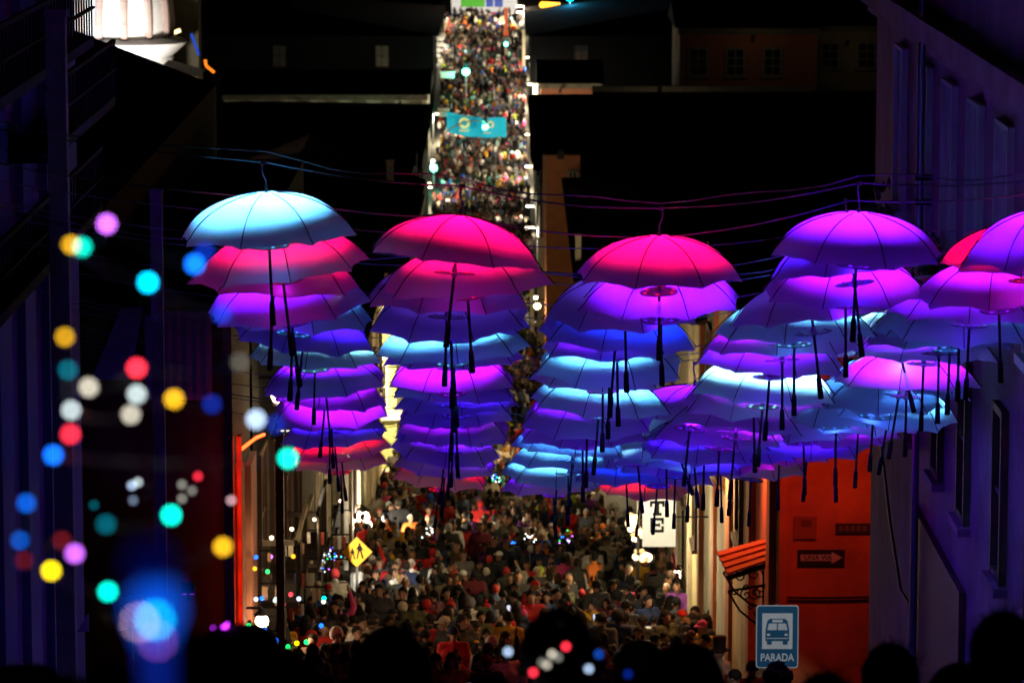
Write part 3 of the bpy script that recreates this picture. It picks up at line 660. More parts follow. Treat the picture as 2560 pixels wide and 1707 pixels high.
for (sd, d0, d1, wd, wm, ey, rf) in specs:
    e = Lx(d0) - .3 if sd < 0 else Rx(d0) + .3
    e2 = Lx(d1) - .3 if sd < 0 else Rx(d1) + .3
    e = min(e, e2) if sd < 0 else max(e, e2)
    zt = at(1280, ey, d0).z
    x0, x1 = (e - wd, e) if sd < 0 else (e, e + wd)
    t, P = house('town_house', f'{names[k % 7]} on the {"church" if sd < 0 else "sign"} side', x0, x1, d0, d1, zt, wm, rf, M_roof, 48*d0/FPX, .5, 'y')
    xw = e; n_ = XP if sd < 0 else XN
    hgt = 1.5*(d0/150)**.3
    for q in range(3):
        dd = d0 + (d1 - d0)*(q + .5)/3
        w_ = window(t, (xw, dd, zt - hgt - 1.0), YP, n_, 1.2, hgt, M_night, M_glass, (1, 1), .1, .08); fixp(t, w_)
        xx = x0 + (x1 - x0)*(q + .5)/3
        w_ = window(t, (xx, d0, zt - hgt - 1.0), XP, YN, 1.2, hgt, M_night, M_glass, (1, 1), .1, .08); fixp(t, w_)
    k += 1

# ------------------------------------------------------------------ far hill: church, facades, screen, banner, signals, lamps
# church: white ribbed dome on a moulded drum, lit from below
dC = 125.0
c0 = at(305, 60, dC); k = dC/FPX
ch = thing('church', 'floodlit white church dome with ribbed panels above the dark roofs', 'church', (c0.x, dC, c0.z - 14))
rD = 120*k
base = c0.z - (c0.z - 14)
M_chw = mat('church_white', (.8, .8, .78), .8, 0, .08, 1.5, .15); M_chr = mat('church_rib', (.4, .3, .27), .8, 0, .15, 2)
zt = at(305, 92, dC).z - c0.z + 14
m = MB(); m.lathe([(rD*.98, zt), (rD*1.0, zt + .5), (rD*.98, zt + 1.0), (rD*.92, zt + 1.8), (rD*.8, zt + 2.5), (rD*.6, zt + 3.2), (rD*.3, zt + 3.7), (0, zt + 3.8)], 40); m.build('dome', M_chw, ch, True)
for q in range(12):
    a = R(30*q + 8); m = MB()
    pts = [(rD*r_, zz) for r_, zz in ((1.0, zt), (1.02, zt + .5), (1.0, zt + 1.0), (.94, zt + 1.8), (.82, zt + 2.5), (.62, zt + 3.2))]
    for (r0, z0), (r1, z1) in zip(pts, pts[1:]):
        m.tube((r0*math.cos(a), r0*math.sin(a), z0), (r1*math.cos(a), r1*math.sin(a), z1), .13, n=8)
    m.build('dome_rib', M_chr, ch)
zc = lambda py: at(305, py, dC).z - c0.z + 14
m = MB(); m.lathe([(0, zc(93)), (rD*1.02, zc(93)), (rD*1.3, zc(100)), (rD*1.36, zc(104)), (rD*1.3, zc(112)), (rD*1.22, zc(120)), (rD*1.12, zc(132)), (rD*1.05, zc(138))], 48); m.build('cornice', M_chw, ch)
m = MB(); m.lathe([(rD*1.05, zc(138)), (rD*1.08, zc(146)), (rD*1.02, zc(152)), (rD*1.02, 0)], 40); m.build('drum', M_chw, ch)
g0, g1 = at(430, 150, dC - 3), at(508, 205, dC - 3)
m = MB(); m.bb(g0.x - c0.x, g1.x - c0.x, -6, -3.2, g1.z - 8 - c0.z + 14, g0.z - .35 - c0.z + 14); m.build('side_wall', M_cream, ch)
m = MB(); o_ = 14 - c0.z
m.add([(g0.x - c0.x - .1, -6.1, g0.z + o_), (g1.x - c0.x + .1, -6.1, g0.z - .3 + o_), (g1.x - c0.x + .1, -3.1, g0.z - .3 + o_), (g0.x - c0.x - .1, -3.1, g0.z + o_), (g0.x - c0.x - .1, -6.1, g0.z - .36 + o_), (g1.x - c0.x + .1, -6.1, g0.z - .36 + o_)], [(0, 1, 2, 3), (0, 4, 5, 1)]); m.build('side_roof', M_cream, ch)
m = MB(); m.tube((at(448, 163, dC).x - c0.x, -6.03, zc(163)), (at(448, 163, dC).x - c0.x, -5.9, zc(163)), .06); m.build('vent', M_blackp, ch)
# flood lamps of the church
for i, (dx, dy, pw, cl, tz) in enumerate(((-2.6, -4.5, 1700, (.85, .95, 1.0), 1.0), (.9, -5.0, 1700, (1, .9, .8), .8), (2.4, -10.5, 260, (1, .85, .6), -1.2))):
    p = Vector((c0.x + dx, dC + dy, at(305, 150, dC).z - .6))
    flood(p, (c0.x + dx*.2, dC, c0.z + tz), pw, cl, ['cool white flood lamp on the church roof aimed at the dome', 'warm white flood lamp at the foot of the church dome', 'small warm flood lamp lighting the church side wall'][i], 110, .5, .2)
p = at(530, 165, 118)
m = MB(); m.path([at(513, 150, 118), at(515, 165, 118), at(536, 182, 118)], .05, 6); tag(m.build('neon_tube', glow('amber_neon', (1, .22, .01), 1.2)), 'bent amber neon tube beside the church', 'light')
m = MB(); m.path([at(478, 85, 120), at(487, 110, 120), at(497, 138, 120)], .045, 6); tag(m.build('neon_tube', glow('blue_neon', (.01, .12, 1), .5)), 'blue light strip hanging down the dark bell tower', 'light')
bt = thing('bell_tower', 'dark unlit bell tower beside the white church dome', 'tower', (at(455, 100, 128).x, 128, at(455, 100, 128).z - 15))
m = MB(); m.bb(-.6, .6, -.6, .6, 0, 16.5); m.build('shaft', mat('dark_stone', (.1, .09, .06), .9, 0, .4, 2, .3), bt)
m = MB(); m.lathe([(.95, 16.5), (.8, 17.4), (.45, 18.6), (.12, 20.0), (0, 21.2)], 8); m.build('spire', M_roof, bt)
m = MB(); q = at(441, 80, 126); m.box((0, 0, 0), (.28, .1, .12), 0, Matrix.Rotation(R(-20), 3, 'Y')); o = m.build('tower_lamp', glow('tower_lamp', (1, .75, .35), 2.5), None, loc=q); tag(o, 'small bright lamp at the cornice corner of the church', 'lamp')

# dim far facades
def far_facade(name, label, px0, py0, px1, py1, d, wm, wins, depth=14, cornice=True):
    a, b = at(px0, py0, d), at(px1, py1, d)
    t, P = house(name, label, a.x, b.x, d, d + depth, a.z, wm, 'gable', M_pitch, 1.6 if d > 200 else .35, .4, 'x')
    if cornice and d > 200:
        m = MB(); m.bb(a.x - .15, b.x + .15, d - .25, d - .003, a.z - .5, a.z - .05); P(m, 'cornice', mat('dull_stone', (.13, .12, .09), .9, 0, .4, 1.5, .4))  # cornice in a darker, mottled stone tone
    for (x, y, w_, h_) in wins:
        p = at(x, y, d); o = window(t, (p.x, d, p.z), XP, YN, w_*d/FPX, h_*d/FPX, mat('dull_frame', (.2, .18, .13), .9, 0, .3, 2), M_glass, (1, 2), .2 if d > 200 else .08, .14); fixp(t, o)  # frames in a dull mottled tone
    return t
far_facade('long_house', 'long cream house with a pale cornice behind the dark roofs', 560, 236, 1066, 420, 335, M_creamd, [(x, 285, 22, 26) for x in range(620, 1050, 70)])
far_facade('brown_house', 'reddish brown house with tall cream framed windows on the hill', 1700, 70, 2040, 330, 300, M_brick, [(1838, 187, 38, 62), (1931, 187, 38, 62), (1745, 187, 38, 62)])
far_facade('olive_house', 'dim olive house with two dark windows beside the reddish brown one', 2042, 64, 2300, 330, 302, mat('olive_plaster', (.22, .18, .09), .9, 0, .2, 2), [(2074, 168, 38, 58), (2166, 168, 38, 58)])
far_facade('low_brown_house', 'low brown house end with a pale eave beside the lit street corner', 1352, 208, 1500, 330, 350, M_brick, [])
far_facade('ochre_house', 'ochre house front between the dark roofs and the lit street', 1365, 385, 1450, 600, 133.5, M_brown, [(1432, 470, 16, 40)])
far_facade('ochre_shop', 'brown house front seen behind the purple lit umbrellas', 1878, 588, 2010, 900, 95, M_brown, [(1930, 760, 26, 70)])
m = MB(); p, q = at(1480, 217, 286), at(2030, 221, 286); m.bb(p.x, q.x, 286, 286.6, p.z - .4, p.z); m.bb(p.x + .05, q.x + 8, 286.05, 286.55, p.z - 9, p.z - .402, 1); tag(m.build('parapet', [M_creamd, M_night]), 'long pale parapet line below the reddish brown hill house', 'wall')  # wall under the coping painted near black where all lies unlit
for (px, y0, y1, d, wpx, lb) in ((1446, 590, 900, 110, 14, 'pale post standing before the dark roofs on the sign side'), (1352, 600, 900, 150, 16, 'cream lit wall pier beside the crowded street'), (975, 405, 640, 120, 18, 'grey chimney stack behind the pink lit umbrella'), (1330, 640, 800, 152, 10, 'thin cream pier at the street edge')):
    p, q = at(px, y0, d), at(px, y1, d); wq = wpx*d/FPX
    m = MB(); m.bb(p.x - wq/2, p.x + wq/2, d, d + wq, q.z - 6, p.z); m.bb(p.x - wq*.65, p.x + wq*.65, d - .1*wq, d + wq*1.1, p.z, p.z + wq*.3)
    tag(m.build('pillar', M_creamd), lb, 'pillar')
# LED screen at the head of the street
d = 424; p0, p1 = at(1128, -60, d), at(1292, 36, d); kk = d/FPX
s = thing('video_screen', 'large lit screen with green and blue panels at the head of the street', 'screen', ((p0.x + p1.x)/2, d, p1.z))
W = (p1.x - p0.x)/2; H = p0.z - p1.z
m = MB(); m.bb(-W, W, 0, .6, 0, H); m.build('frame', M_white, s)
m = MB(); m.bb(-W*.98, W*.98, -.02, 0, .1, H*.98); scr = m.build('display', glow('screen_white', (.8, .75, .68), .75), s)
def scrp(x0, x1, y0, y1, c, e, nm='panel'):
    a, b = at(x0, y0, d), at(x1, y1, d); m = MB(); m.bb(a.x - s.location.x, b.x - s.location.x, -.05, -.021, b.z - p1.z, a.z - p1.z); m.build(nm, glow('scr_%d' % len(MATS), c, e), scr)
scrp(1152, 1212, -40, 18, (.05, .42, .01), .9); scrp(1215, 1233, -40, 18, (.01, .06, .4), .8); scrp(1236, 1257, -40, 18, (.01, .06, .4), .8)
for i, c in enumerate(((.02, .02, .1), (.3, .5, .02), (.9, .2, .02), (.05, .02, .3), (.6, .02, .1), (.03, .1, .5))): scrp(1150 + i*18, 1168 + i*18, 31, 35, c, .8)
def scrt(txt, px, py, h):
    a = at(px, py, d); textmesh(txt, h*kk, 'lettering', glow('scr_ink', (.7, .8, .6), .8), scr, (a.x - s.location.x, -.06, a.z - p1.z), XP, YN, .0, 1, .002)
for (px, y0, y1, d) in ((1121, 45, 85, 412), (1265, 20, 90, 408)):
    p, q = at(px, y0, d), at(px, y1, d); m = MB(); m.tube(q, p, .2, .2, 10); m.lathe([(.28, 0), (.28, .4), (.2, .5)], 10, (q.x, q.y, q.z))
    tag(m.build('orange_post', glow('orange_post', (.9, .14, .04), .55)), 'glowing orange post under the ' + ('green' if px < 1200 else 'blue') + ' end of the screen', 'post', 'orange posts')
# blue banner across the street
d = 352; cs = [(1118, 280), (1265, 293), (1266, 343), (1116, 331)]
P4 = [at(x, y, d) for x, y in cs]
bn = thing('street_banner', 'bright blue banner with yellow ring emblem hung across the crowded street', 'banner', P4[3])
m = MB(); N = 12
for i in range(N + 1):
    t_ = i/N; top = P4[0].lerp(P4[1], t_); bot = P4[3].lerp(P4[2], t_); sag = .25*math.sin(math.pi*t_)
    for q_ in range(5):
        v_ = top.lerp(bot, q_/4); m.v.append((v_.x - P4[3].x, v_.y - P4[3].y + .12*math.sin(i*1.4), v_.z - P4[3].z - sag))
for i in range(N):
    for q_ in range(4): a = i*5 + q_; m.f.append((a, a + 5, a + 6, a + 1)); m.m.append(0)
m.build('cloth', mat('banner_blue', (.0, .34, .52), .7, 0, .1, 2, emit=(0, .34, .55), es=.35), bn, True)  # weak emission stands in for lamplight on the cloth
M_by = mat('banner_yellow', (.6, .6, .25), .7, 0, .1, emit=(.6, .6, .25), es=.3)  # emblem and letters glow faintly for the same lamplight
def ringpoly(cx_, cy_, r0, r1, nm):
    m = MB(); ce = at(cx_, cy_, d - .3); kk_ = d/FPX; n = 20; vs = []
    for i in range(n):
        a = 2*math.pi*i/n
        for r_ in (r0, r1): vs.append(ce - P4[3] + Vector((math.cos(a)*r_*kk_, 0, math.sin(a)*r_*kk_)))
    m.add(vs, [(2*i, 2*i + 1, 2*((i + 1) % n) + 1, 2*((i + 1) % n)) for i in range(n)]); m.build(nm, M_by, bn)
ringpoly(1161, 308, 7, 14, 'emblem'); ringpoly(1226, 312, 5, 9, 'emblem')
for (x0, x1, y0, y1) in ((1148, 1173, 324, 330), (1207, 1228, 331, 334)):
    n = 5
    for i in range(n):
        a, b = at(x0 + (x1 - x0)*i/n + .5, y0, d - .3), at(x0 + (x1 - x0)*(i + .75)/n, y1, d - .3); m = MB(); m.bb(a.x - P4[3].x, b.x - P4[3].x, -.34, -.3, b.z - P4[3].z, a.z - P4[3].z); m.build('letter', M_by, bn)
m = MB(); m.path([P4[0] + Vector((-6, 0, .6)), P4[0], P4[1], P4[1] + Vector((5, 0, .3))], .03, 5); o = m.build('rope', M_black, bn); fixp(bn, o)
# traffic signals
def signal(px, py, d, label, arm=None, r=.16, pw=60, es=16):
    p = at(px, py, d); s = thing('traffic_light', label, 'traffic light', p, 0, 'green traffic lights')
    m = MB(); m.bb(-.2, .2, .02, .22, -.25, .85); m.build('housing', M_black, s)
    for z in (.0, .3, .6):
        m = MB(); m.tube((0, .02, z), (0, -.03, z), r*.75 if z else r, n=16); m.build('lens', glow('signal_green', (.08, 1.0, .62), es) if z == 0 else M_glass, s)
    m = MB()
    if arm:
        pts = [at(x, y, d) - p for x, y in arm]; m.path(pts, .07, 8); m.build('arm', M_grey, s)
        b = pts[-1]; m = MB(); m.tube(b, (b.x, b.y, G(d) - p.z), .1, n=10); m.build('post', mat('post_yellow', (.6, .3, .03), .6, 0, .1), s)
    else:
        m.tube((0, .12, .8), (0, .12, G(d) - p.z), .07, n=8); m.build('post', M_grey, s)
    lamp(s, (0, -.35, 0), pw, (.05, 1, .6), 'POINT', .15)
signal(1165, 180, 372, 'large green traffic light hanging over the far crowd', None, .34, 450, 22)
signal(1265, 111, 396, 'small green traffic light above the far crowd near the orange posts', None, .2, 100, 14)
signal(1213, 318, 350, 'green traffic light on a curved arm before the blue banner', [(1213, 305), (1190, 302), (1160, 306), (1130, 320), (1103, 340)], .26, 120, 18)
signal(1084, 420, 330, 'green traffic light beside the dark roof edge at the street foot', None, .3, 450, 22)
# amber and teal lights at the top of the hill
m = MB()
for i in range(6): p = at(1357 + i*8, 13 - i*.6, 415); m.ball((p.x, p.y, p.z), (.36 - .045*i), 10, 6)
tag(m.build('amber_lights', glow('amber_lights', (1, .45, .02), 3.0)), 'tapering cluster of amber lights on the hill beside the screen', 'lights')
p = at(1425, -3, 415); t = thing('teal_lamp', 'teal lamp on a mast at the top of the hill', 'lamp', (p.x, p.y, G(415)))
m = MB(); m.tube((0, 0, 0), (0, 0, p.z - G(415)), .08); m.build('mast', M_grey, t)
m = MB(); m.ball((0, 0, p.z - G(415) + .2), .5, 12, 8); m.build('globe', glow('teal', (.0, .9, .7), 5), t, True)
lamp(t, (0, -1.2, p.z - G(415)), 900, (.02, .4, .8), 'POINT', .3)

# street lamps on the far hill and wall lanterns in the street
def street_lamp(px, py, d, label, pw, ht_px=10, head=.6, col_=(1, .82, .55), es=9, drop=.5, side=1):
    p = at(px, py, d); s = thing('street_lamp', label, 'street lamp', (p.x, p.y, G(d)), 0, 'street lamps')
    h = p.z - G(d); h = max(h, 2.2)
    m = MB(); m.tube((-.5*side, 0, 0), (-.5*side, 0, h + .1), .07, .05); m.tube((-.5*side, 0, h + .1), (0, 0, h + .12), .04); m.build('post', M_grey, s)
    m = MB(); m.box((0, 0, h + .06), (head*1.1, .3, .1)); m.build('hood', M_black, s)
    m = MB(); m.box((0, -.05, h - .04), (head, .3, .12)); m.build('lamp_glass', glow('lamp_glass_%d' % es, col_, es), s)
    lamp(s, (0, -.1, h - .14), pw*1.7, col_, 'POINT', .25)
street_lamp(1096, 284, 354, 'street lamp beside the blue banner', 2600, side=1)
street_lamp(1327, 210, 372, 'upper street lamp beside the lit corner wall', 2600, side=-1)
street_lamp(1331, 258, 360, 'lower street lamp beside the lit corner wall', 2200, side=-1)
street_lamp(1104, 33, 412, 'street lamp under the green end of the screen', 2400, side=1)
street_lamp(1298, 15, 418, 'upper street lamp by the blue end of the screen', 1600, side=-1)
street_lamp(1298, 30, 414, 'lower street lamp by the blue end of the screen', 1800, side=-1)
street_lamp(1100, 92, 398, 'street lamp above the white awning on the hill', 2200, side=1)
street_lamp(1064, 476, 322, 'tall street lamp at the street foot by the dark roof', 1300, head=.9, side=1)
street_lamp(1062, 500, 319, 'low street lamp at the street foot by the dark roof', 1000, head=1.2, side=1)
street_lamp(1360, 716, 172, 'bright street lamp beyond the pink lit umbrella', 700, head=.35, side=-1)
street_lamp(1396, 735, 160, 'small bright lamp on the cream pier', 350, head=.3, side=-1)
street_lamp(1342, 762, 160, 'bright bulb lamp over the crowd below the cream pier', 350, head=.3, side=-1)
street_lamp(1322, 335, 343, 'added street lamp on the sign side just below the blue banner', 2400, side=-1)  # extra lamp added to even out light on the far crowd
street_lamp(1322, 420, 331, 'added street lamp on the sign side at the foot of the hill', 2200, side=-1)  # another extra lamp, added for the same evenness
street_lamp(1322, 150, 388, 'street lamp before the tall pale wall of the hill street', 2000, side=-1)
street_lamp(1325, 560, 290, 'street lamp on the valley floor past the pink lit umbrella', 1800, side=-1)
street_lamp(1325, 640, 240, 'street lamp halfway along the valley floor', 1300, side=-1)
for (px, py, d, pw, lb) in ((1884, 98, 299.0, 17, 'added fill lamp between the windows of the reddish brown house'), (760, 262, 334.0, 12, 'faint wall lamp on the long cream house'), (1000, 262, 334.0, 12, 'second faint wall lamp on the long cream house'), (2120, 110, 301.0, 8, 'added fill lamp on the olive house'), (1400, 232, 349.0, 22, 'added fill lamp on the low brown house'), (1402, 396, 131.0, 2, 'added fill lamp on the ochre house'), (1915, 610, 94.0, 3, 'added fill lamp on the brown house behind purple umbrellas'), (1650, 226, 285.0, 16, 'added fill lamp under the long pale parapet')):  # lamps added to lift the far facades out of black
    p = at(px, py, d); t = thing('fill_lamp', lb, 'lamp', p, 0, 'added fill lamps')
    m = MB(); m.box((0, .3, .25), (.2, .7, .06)); m.box((0, -.02, .1), (.24, .24, .24)); m.build('housing', M_black, t)
    lamp(t, (0, -3.0, .8), pw*1.1, (1, .75, .45), 'POINT', .2)
# white awnings and lit walls bounding the far crowd
aw = thing('white_awning', 'scalloped white awning on the church side of the hill street', 'awning', at(1086, 170, 392))
m = MB()
pts = [at(x, y, 392) - aw.location for x, y in ((1083, 172), (1083, 110), (1092, 92), (1104, 88))]
m.path(pts, .22, 8); m.build('edge', M_white, aw)
for i, (x, y) in enumerate(((1100, 96), (1098, 112), (1094, 126), (1090, 140), (1090, 165))):
    m = MB(); p = at(x, y, 391) - aw.location; m.ball(p, .42, 10, 6, 0, (1.2, .5, .6)); m.build('scallop', M_white, aw, True)
lamp(aw, at(1104, 130, 388) - aw.location, 260, (1, .9, .7), 'POINT', .2)
def lit_wall(name, label, px0, py0, px1, py1, d, m_, th=.5):
    a, b = at(px0, py0, d), at(px1, py1, d); m = MB(); m.bb(a.x, b.x, d, d + th, b.z, a.z); m.bb(a.x - .08, b.x + .08, d - .08, d + th + .08, a.z, a.z + .18); tag(m.build(name, m_), label, 'wall')
lit_wall('lit_wall', 'tall pale wall edging the hill street on the sign side', 1306, 80, 1313, 190, 392, M_creamd)
lit_wall('lit_wall', 'bright pale corner wall between two street lamps', 1332, 214, 1344, 262, 362, M_white)
lit_wall('lit_wall', 'pale low wall under the lamp beside the blue banner', 1096, 276, 1122, 292, 352.6, M_creamd)
lit_wall('lit_wall', 'pale wall end with blue foot beside the large green traffic light', 1102, 184, 1136, 196, 372.5, M_white)

# lanterns in the near street, the looped ones assumed
def lantern(loc, label, pw, side, col_=WARM, size=.11, es=14):
    s = thing('wall_lantern', label, 'lantern', loc, 0, 'lanterns in the street')
    m = MB(); m.bb(-side*.32, 0, -.015, .015, size*1.7, size*1.7 + .03); m.lathe([(size*1.2, size*.9), (size*.3, size*1.7), (.01, size*1.8)], 8); m.lathe([(size*.5, -size*1.2), (size*.75, -size*.95)], 8); m.build('bracket', M_black, s)
    m = MB(); m.ball((0, 0, 0), size*.9, 14, 10); m.build('lamp_glass', glow('lantern_%d' % es, col_, es), s, True)
    lamp(s, (side*.22, -.12, -.05), pw, col_, 'POINT', .1)
lantern(at(908, 1292, 79), 'bright white lantern on the long glowing cream wall', 620, 1, (1, .88, .65), .14, 22)
lantern(at(655, 1552, 46.2), 'bright warm lantern low on the dark corner block', 45, 1, (1, .7, .4), .09, 22)
lantern(at(1692, 1436, 65), 'small warm lantern by the doorway under the letter banner', 110, -1, (1, .8, .5), .09, 22)
for (x, d, sd, pw, lb) in ((-3.0, 49, 1, 40, 'assumed lantern under the eaves of the dark corner block'), (-3.0, 66, 1, 60, 'assumed lantern on the dark shop house'), (-2.9, 98, 1, 900, 'assumed lantern between the cream and the green house'), (-2.85, 112, 1, 800, 'assumed lantern on the pale green house'),  # unseen lanterns, assumed and added to light the crowd and walls warmly
                       (2.6, 50, -1, 170, 'assumed lantern high on the orange and cream corner house'), (2.6, 60, -1, 110, 'assumed lantern high on the cream house with downpipes'), (2.55, 75, -1, 130, 'assumed lantern high on the pale lamp lit house'), (2.2, 90, -1, 240, 'assumed lantern on the white fronted house'), (.9, 135, -1, 300, 'assumed lantern on the low dark house past the bend'), (-3.7, 150, 1, 300, 'assumed lantern on the dark house below the green one')):
    lantern((x, d, G(d) + (3.3 if d != 49 else 4.2)), lb, pw*(1.15 if d > 90 or d == 50 else .95), sd, WARM if d != 50 else (1, .5, .2), .13, 14)
# vendor's cluster of glowing globes by the banner
v = thing('globe_cluster', 'cluster of glowing warm glass globes on a stand beside the letter banner', 'lamps', (at(1595, 1350, 61).x, 61, G(61)))
m = MB(); m.tube((0, 0, 0), (0, 0, 2.9), .03); m.build('pole', M_black, v)
gr = random.Random(4)
for i in range(26):
    py = gr.uniform(1288, 1405); px = 1582 + (py - 1288)*.2 + gr.uniform(-16, 18); p = at(px, py, 61 + gr.uniform(-.2, .2)) - v.location
    m = MB(); m.ball(p, gr.uniform(.03, .075), 10, 8); m.build('globe', glow('warm_globe%d' % (i % 3), ((1, .72, .3), (1, .82, .5), (1, .6, .2))[i % 3], (2.6, 5.0, 1.1)[i % 3]), v, True)
lamp(v, (-.1, -.3, 2.3), 210, (1, .78, .42), 'POINT', .25)
# poles
for (px, ytop, d, r_, lb, m_) in ((140, 42, 23.3, .058, 'tall square timber pole before the balcony house', M_conc), (390, 483, 30, .047, 'square concrete post at the side street mouth', M_conc), (567, 790, 36.5, .042, 'pale post behind the violet lit umbrellas', M_conc), (698, 1090, 45.5, .05, 'black post beside the warm lantern of the corner block', M_black)):
    p = at(px, ytop, d); m = MB(); m.bb(p.x - r_, p.x + r_, d - r_, d + r_, G(d) - .2, p.z); m.bb(p.x - r_*1.15, p.x + r_*1.15, d - r_*1.15, d + r_*1.15, p.z, p.z + .04); tag(m.build('pole', m_), lb, 'pole')
# red lamp strip under the eaves of the corner block
m = MB(); m.path([at(600, 1125, 44.5), at(640, 1094, 46), at(660, 1086, 47)], .02, 6); o = m.build('red_light_strip', glow('red_strip', (1, .07, .01), 6)); tag(o, 'short glowing red light strip above the red lit pilasters', 'light')
for px in (576, 597):  # unseen red lamps added close along the pilasters to redden them
    for py in range(1120, 1600, 85): lamp(o, at(px, py, 43.68), .5 if px < 590 else 1.1, (1, .045, .012), 'POINT', .05)

# ------------------------------------------------------------------ people
SK, JK, TR, SH, HR = 0, 1, 2, 3, 4            # skin, jacket, trousers, shoes, hair
def capsule(mb, p0, p1, r0, r1, n=10):
    p0, p1 = Vector(p0), Vector(p1); z = p1 - p0; L = z.length
    z = z/L if L > 1e-6 else Vector((0, 0, 1)); a = Vector((1, 0, 0)) if abs(z.x) < .8 else Vector((0, 1, 0)); x = z.cross(a).normalized(); y = z.cross(x)
    prof = [(r0*math.sin(t), -r0*math.cos(t)) for t in (0.01, .5, 1.0, 1.57)] + [(r1*math.sin(t), L + r1*-math.cos(t)) for t in (1.57, 2.1, 2.6, 3.13)]
    vs = []; fs = []
    for r, h in prof:
        for i in range(n): t = 6.2832*i/n; vs.append(p0 + z*h + x*(r*math.cos(t)) + y*(r*math.sin(t)))
    for k in range(len(prof) - 1):
        for i in range(n): j = (i + 1) % n; fs.append((k*n + i, k*n + j, (k + 1)*n + j, (k + 1)*n + i))
    fs += [tuple(range(n - 1, -1, -1)), tuple(range((len(prof) - 1)*n, len(prof)*n))]
    mb.add(vs, fs)
def body_prims(pose, fat=1.0, hair=False):
    P = []
    def c(p0, p1, r0, r1, t): P.append((Vector(p0), Vector(p1), r0, r1, t))
    f = fat
    c((-.075, 0, .93), (.075, 0, .93), .125*f, .125*f, JK); c((-.06, 0, 1.08), (.06, 0, 1.08), .122*f, .122*f, JK)
    c((-.09, .0, 1.24), (.09, .0, 1.24), .128*f, .128*f, JK); c((-.155, -.01, 1.375), (.155, -.01, 1.375), .07, .07, JK)
    c((0, -.01, 1.36), (0, -.005, 1.42), .095, .075, JK)
    c((0, 0, 1.40), (0, .012, 1.52), .056, .052, SK)
    c((0, -.012, 1.605), (0, .012, 1.59), .083, .08, SK); c((0, .03, 1.53), (0, .045, 1.515), .066, .05, SK)
    c((0, .1, 1.555), (0, .112, 1.54), .012, .017, SK); c((0, .085, 1.50), (0, .085, 1.50), .03, .03, SK)
    for s in (-1, 1): c((s*.09, -.005, 1.565), (s*.094, -.01, 1.545), .018, .014, SK)
    arms = {'down': [((.24, -.03, 1.11), (.235, .07, .88)), ((.24, -.03, 1.11), (.235, .07, .88))],
            'pocket': [((.26, -.08, 1.13), (.17, .1, .98)), ((.26, -.08, 1.13), (.17, .1, .98))],
            'phone': [((.25, .14, 1.2), (.09, .33, 1.46)), ((.24, .14, 1.2), (.07, .34, 1.45))],
            'raise': [((.30, .03, 1.56), (.24, .12, 1.83)), ((.24, -.03, 1.11), (.235, .07, .88))],
            'walk': [((.25, -.14, 1.13), (.25, -.08, .89)), ((.24, .08, 1.13), (.2, .27, .98))],
            'hold': [((.24, .02, 1.12), (.1, .24, 1.12)), ((.24, .02, 1.12), (.08, .25, 1.1))]}[pose]
    for s, (el, wr) in zip((1, -1), arms):
        sh = Vector((s*.195, -.01, 1.375)); el = Vector((s*el[0], el[1], el[2])); wr = Vector((s*wr[0], wr[1], wr[2]))
        c(sh, el, .066*f, .054*f, JK); c(el, wr, .054*f, .042, JK)
        d = (wr - el).normalized(); hd = wr + d*.09
        c(wr + d*.02, hd, .03, .032, SK)
        side = d.cross(Vector((0, 1, 0))); side = side.normalized() if side.length > .1 else Vector((1, 0, 0))
        for k, L in ((-1.5, .065), (-.5, .08), (.5, .078), (1.5, .06)): c(hd + side*.016*k, hd + side*.018*k + d*L + Vector((0, .012, 0)), .0105, .009, SK)
        c(wr + d*.03, wr + d*.075 + side*(.05*s) + Vector((0, .02, 0)), .013, .011, SK)
    lg = {'walk': [(.12, .16), (-.04, -.22)]}.get(pose, [(.03, .0), (.02, -.02)])
    for s, (ky, ay) in zip((1, -1), lg):
        hp, kn, an = Vector((s*.09, 0, .9)), Vector((s*.1, ky, .49)), Vector((s*.105, ay - .02, .09))
        c(hp, kn, .098*f, .067, TR); c(kn, an, .066, .05, TR); c(an + Vector((0, -.02, -.045)), an + Vector((s*.01, .15, -.055)), .043, .035, SH)
    if hair:
        c((0, -.035, 1.60), (0, -.01, 1.63), .092, .082, HR)
    return P
def remesh(prims, voxel, tris, smooth=4):
    mb = MB()
    for p in prims: capsule(mb, *p[:4])
    me = mb.mesh('person_body', M_black); o = link('tmp', me)
    a = o.modifiers.new('r', 'REMESH'); a.mode = 'VOXEL'; a.voxel_size = voxel
    b = o.modifiers.new('s', 'SMOOTH'); b.factor = .5; b.iterations = smooth
    d = o.modifiers.new('d', 'DECIMATE')
    dg = bpy.context.evaluated_depsgraph_get(); dg.update()
    d.ratio = 1.0
    n = len(o.evaluated_get(dg).to_mesh().polygons)*2
    d.ratio = min(1, tris/max(1, n)); dg.update()
    out = bpy.data.meshes.new_from_object(o.evaluated_get(dg)); bpy.data.objects.remove(o)
    out.materials.clear()
    tags = []
    for f in out.polygons:
        c = f.center; best = 9; bt = 0
        for p0, p1, r0, r1, t in prims:
            ab = p1 - p0; L2 = ab.length_squared; u = 0 if L2 < 1e-9 else max(0, min(1, (c - p0).dot(ab)/L2))
            dd = (c - p0 - ab*u).length - (r0 + (r1 - r0)*u)
            if dd < best: best = dd; bt = t
        tags.append(bt)
    return out, tags
M_skin = mat('skin', (.3, .16, .1), .6, 0, .12, 14); M_cloth = objcolor_mat('cloth'); M_trs = mat('dark_trousers', (.03, .032, .045), .85, 0, .3, 8, .2)
M_shoe = mat('shoes', (.03, .025, .02), .6, 0, .2); M_hair = mat('dark_hair', (.010, .008, .006), .7, 0, .5, 40, .6, spec=.15); M_hat = objcolor_mat('hat_cloth', .9)
BODY = {}
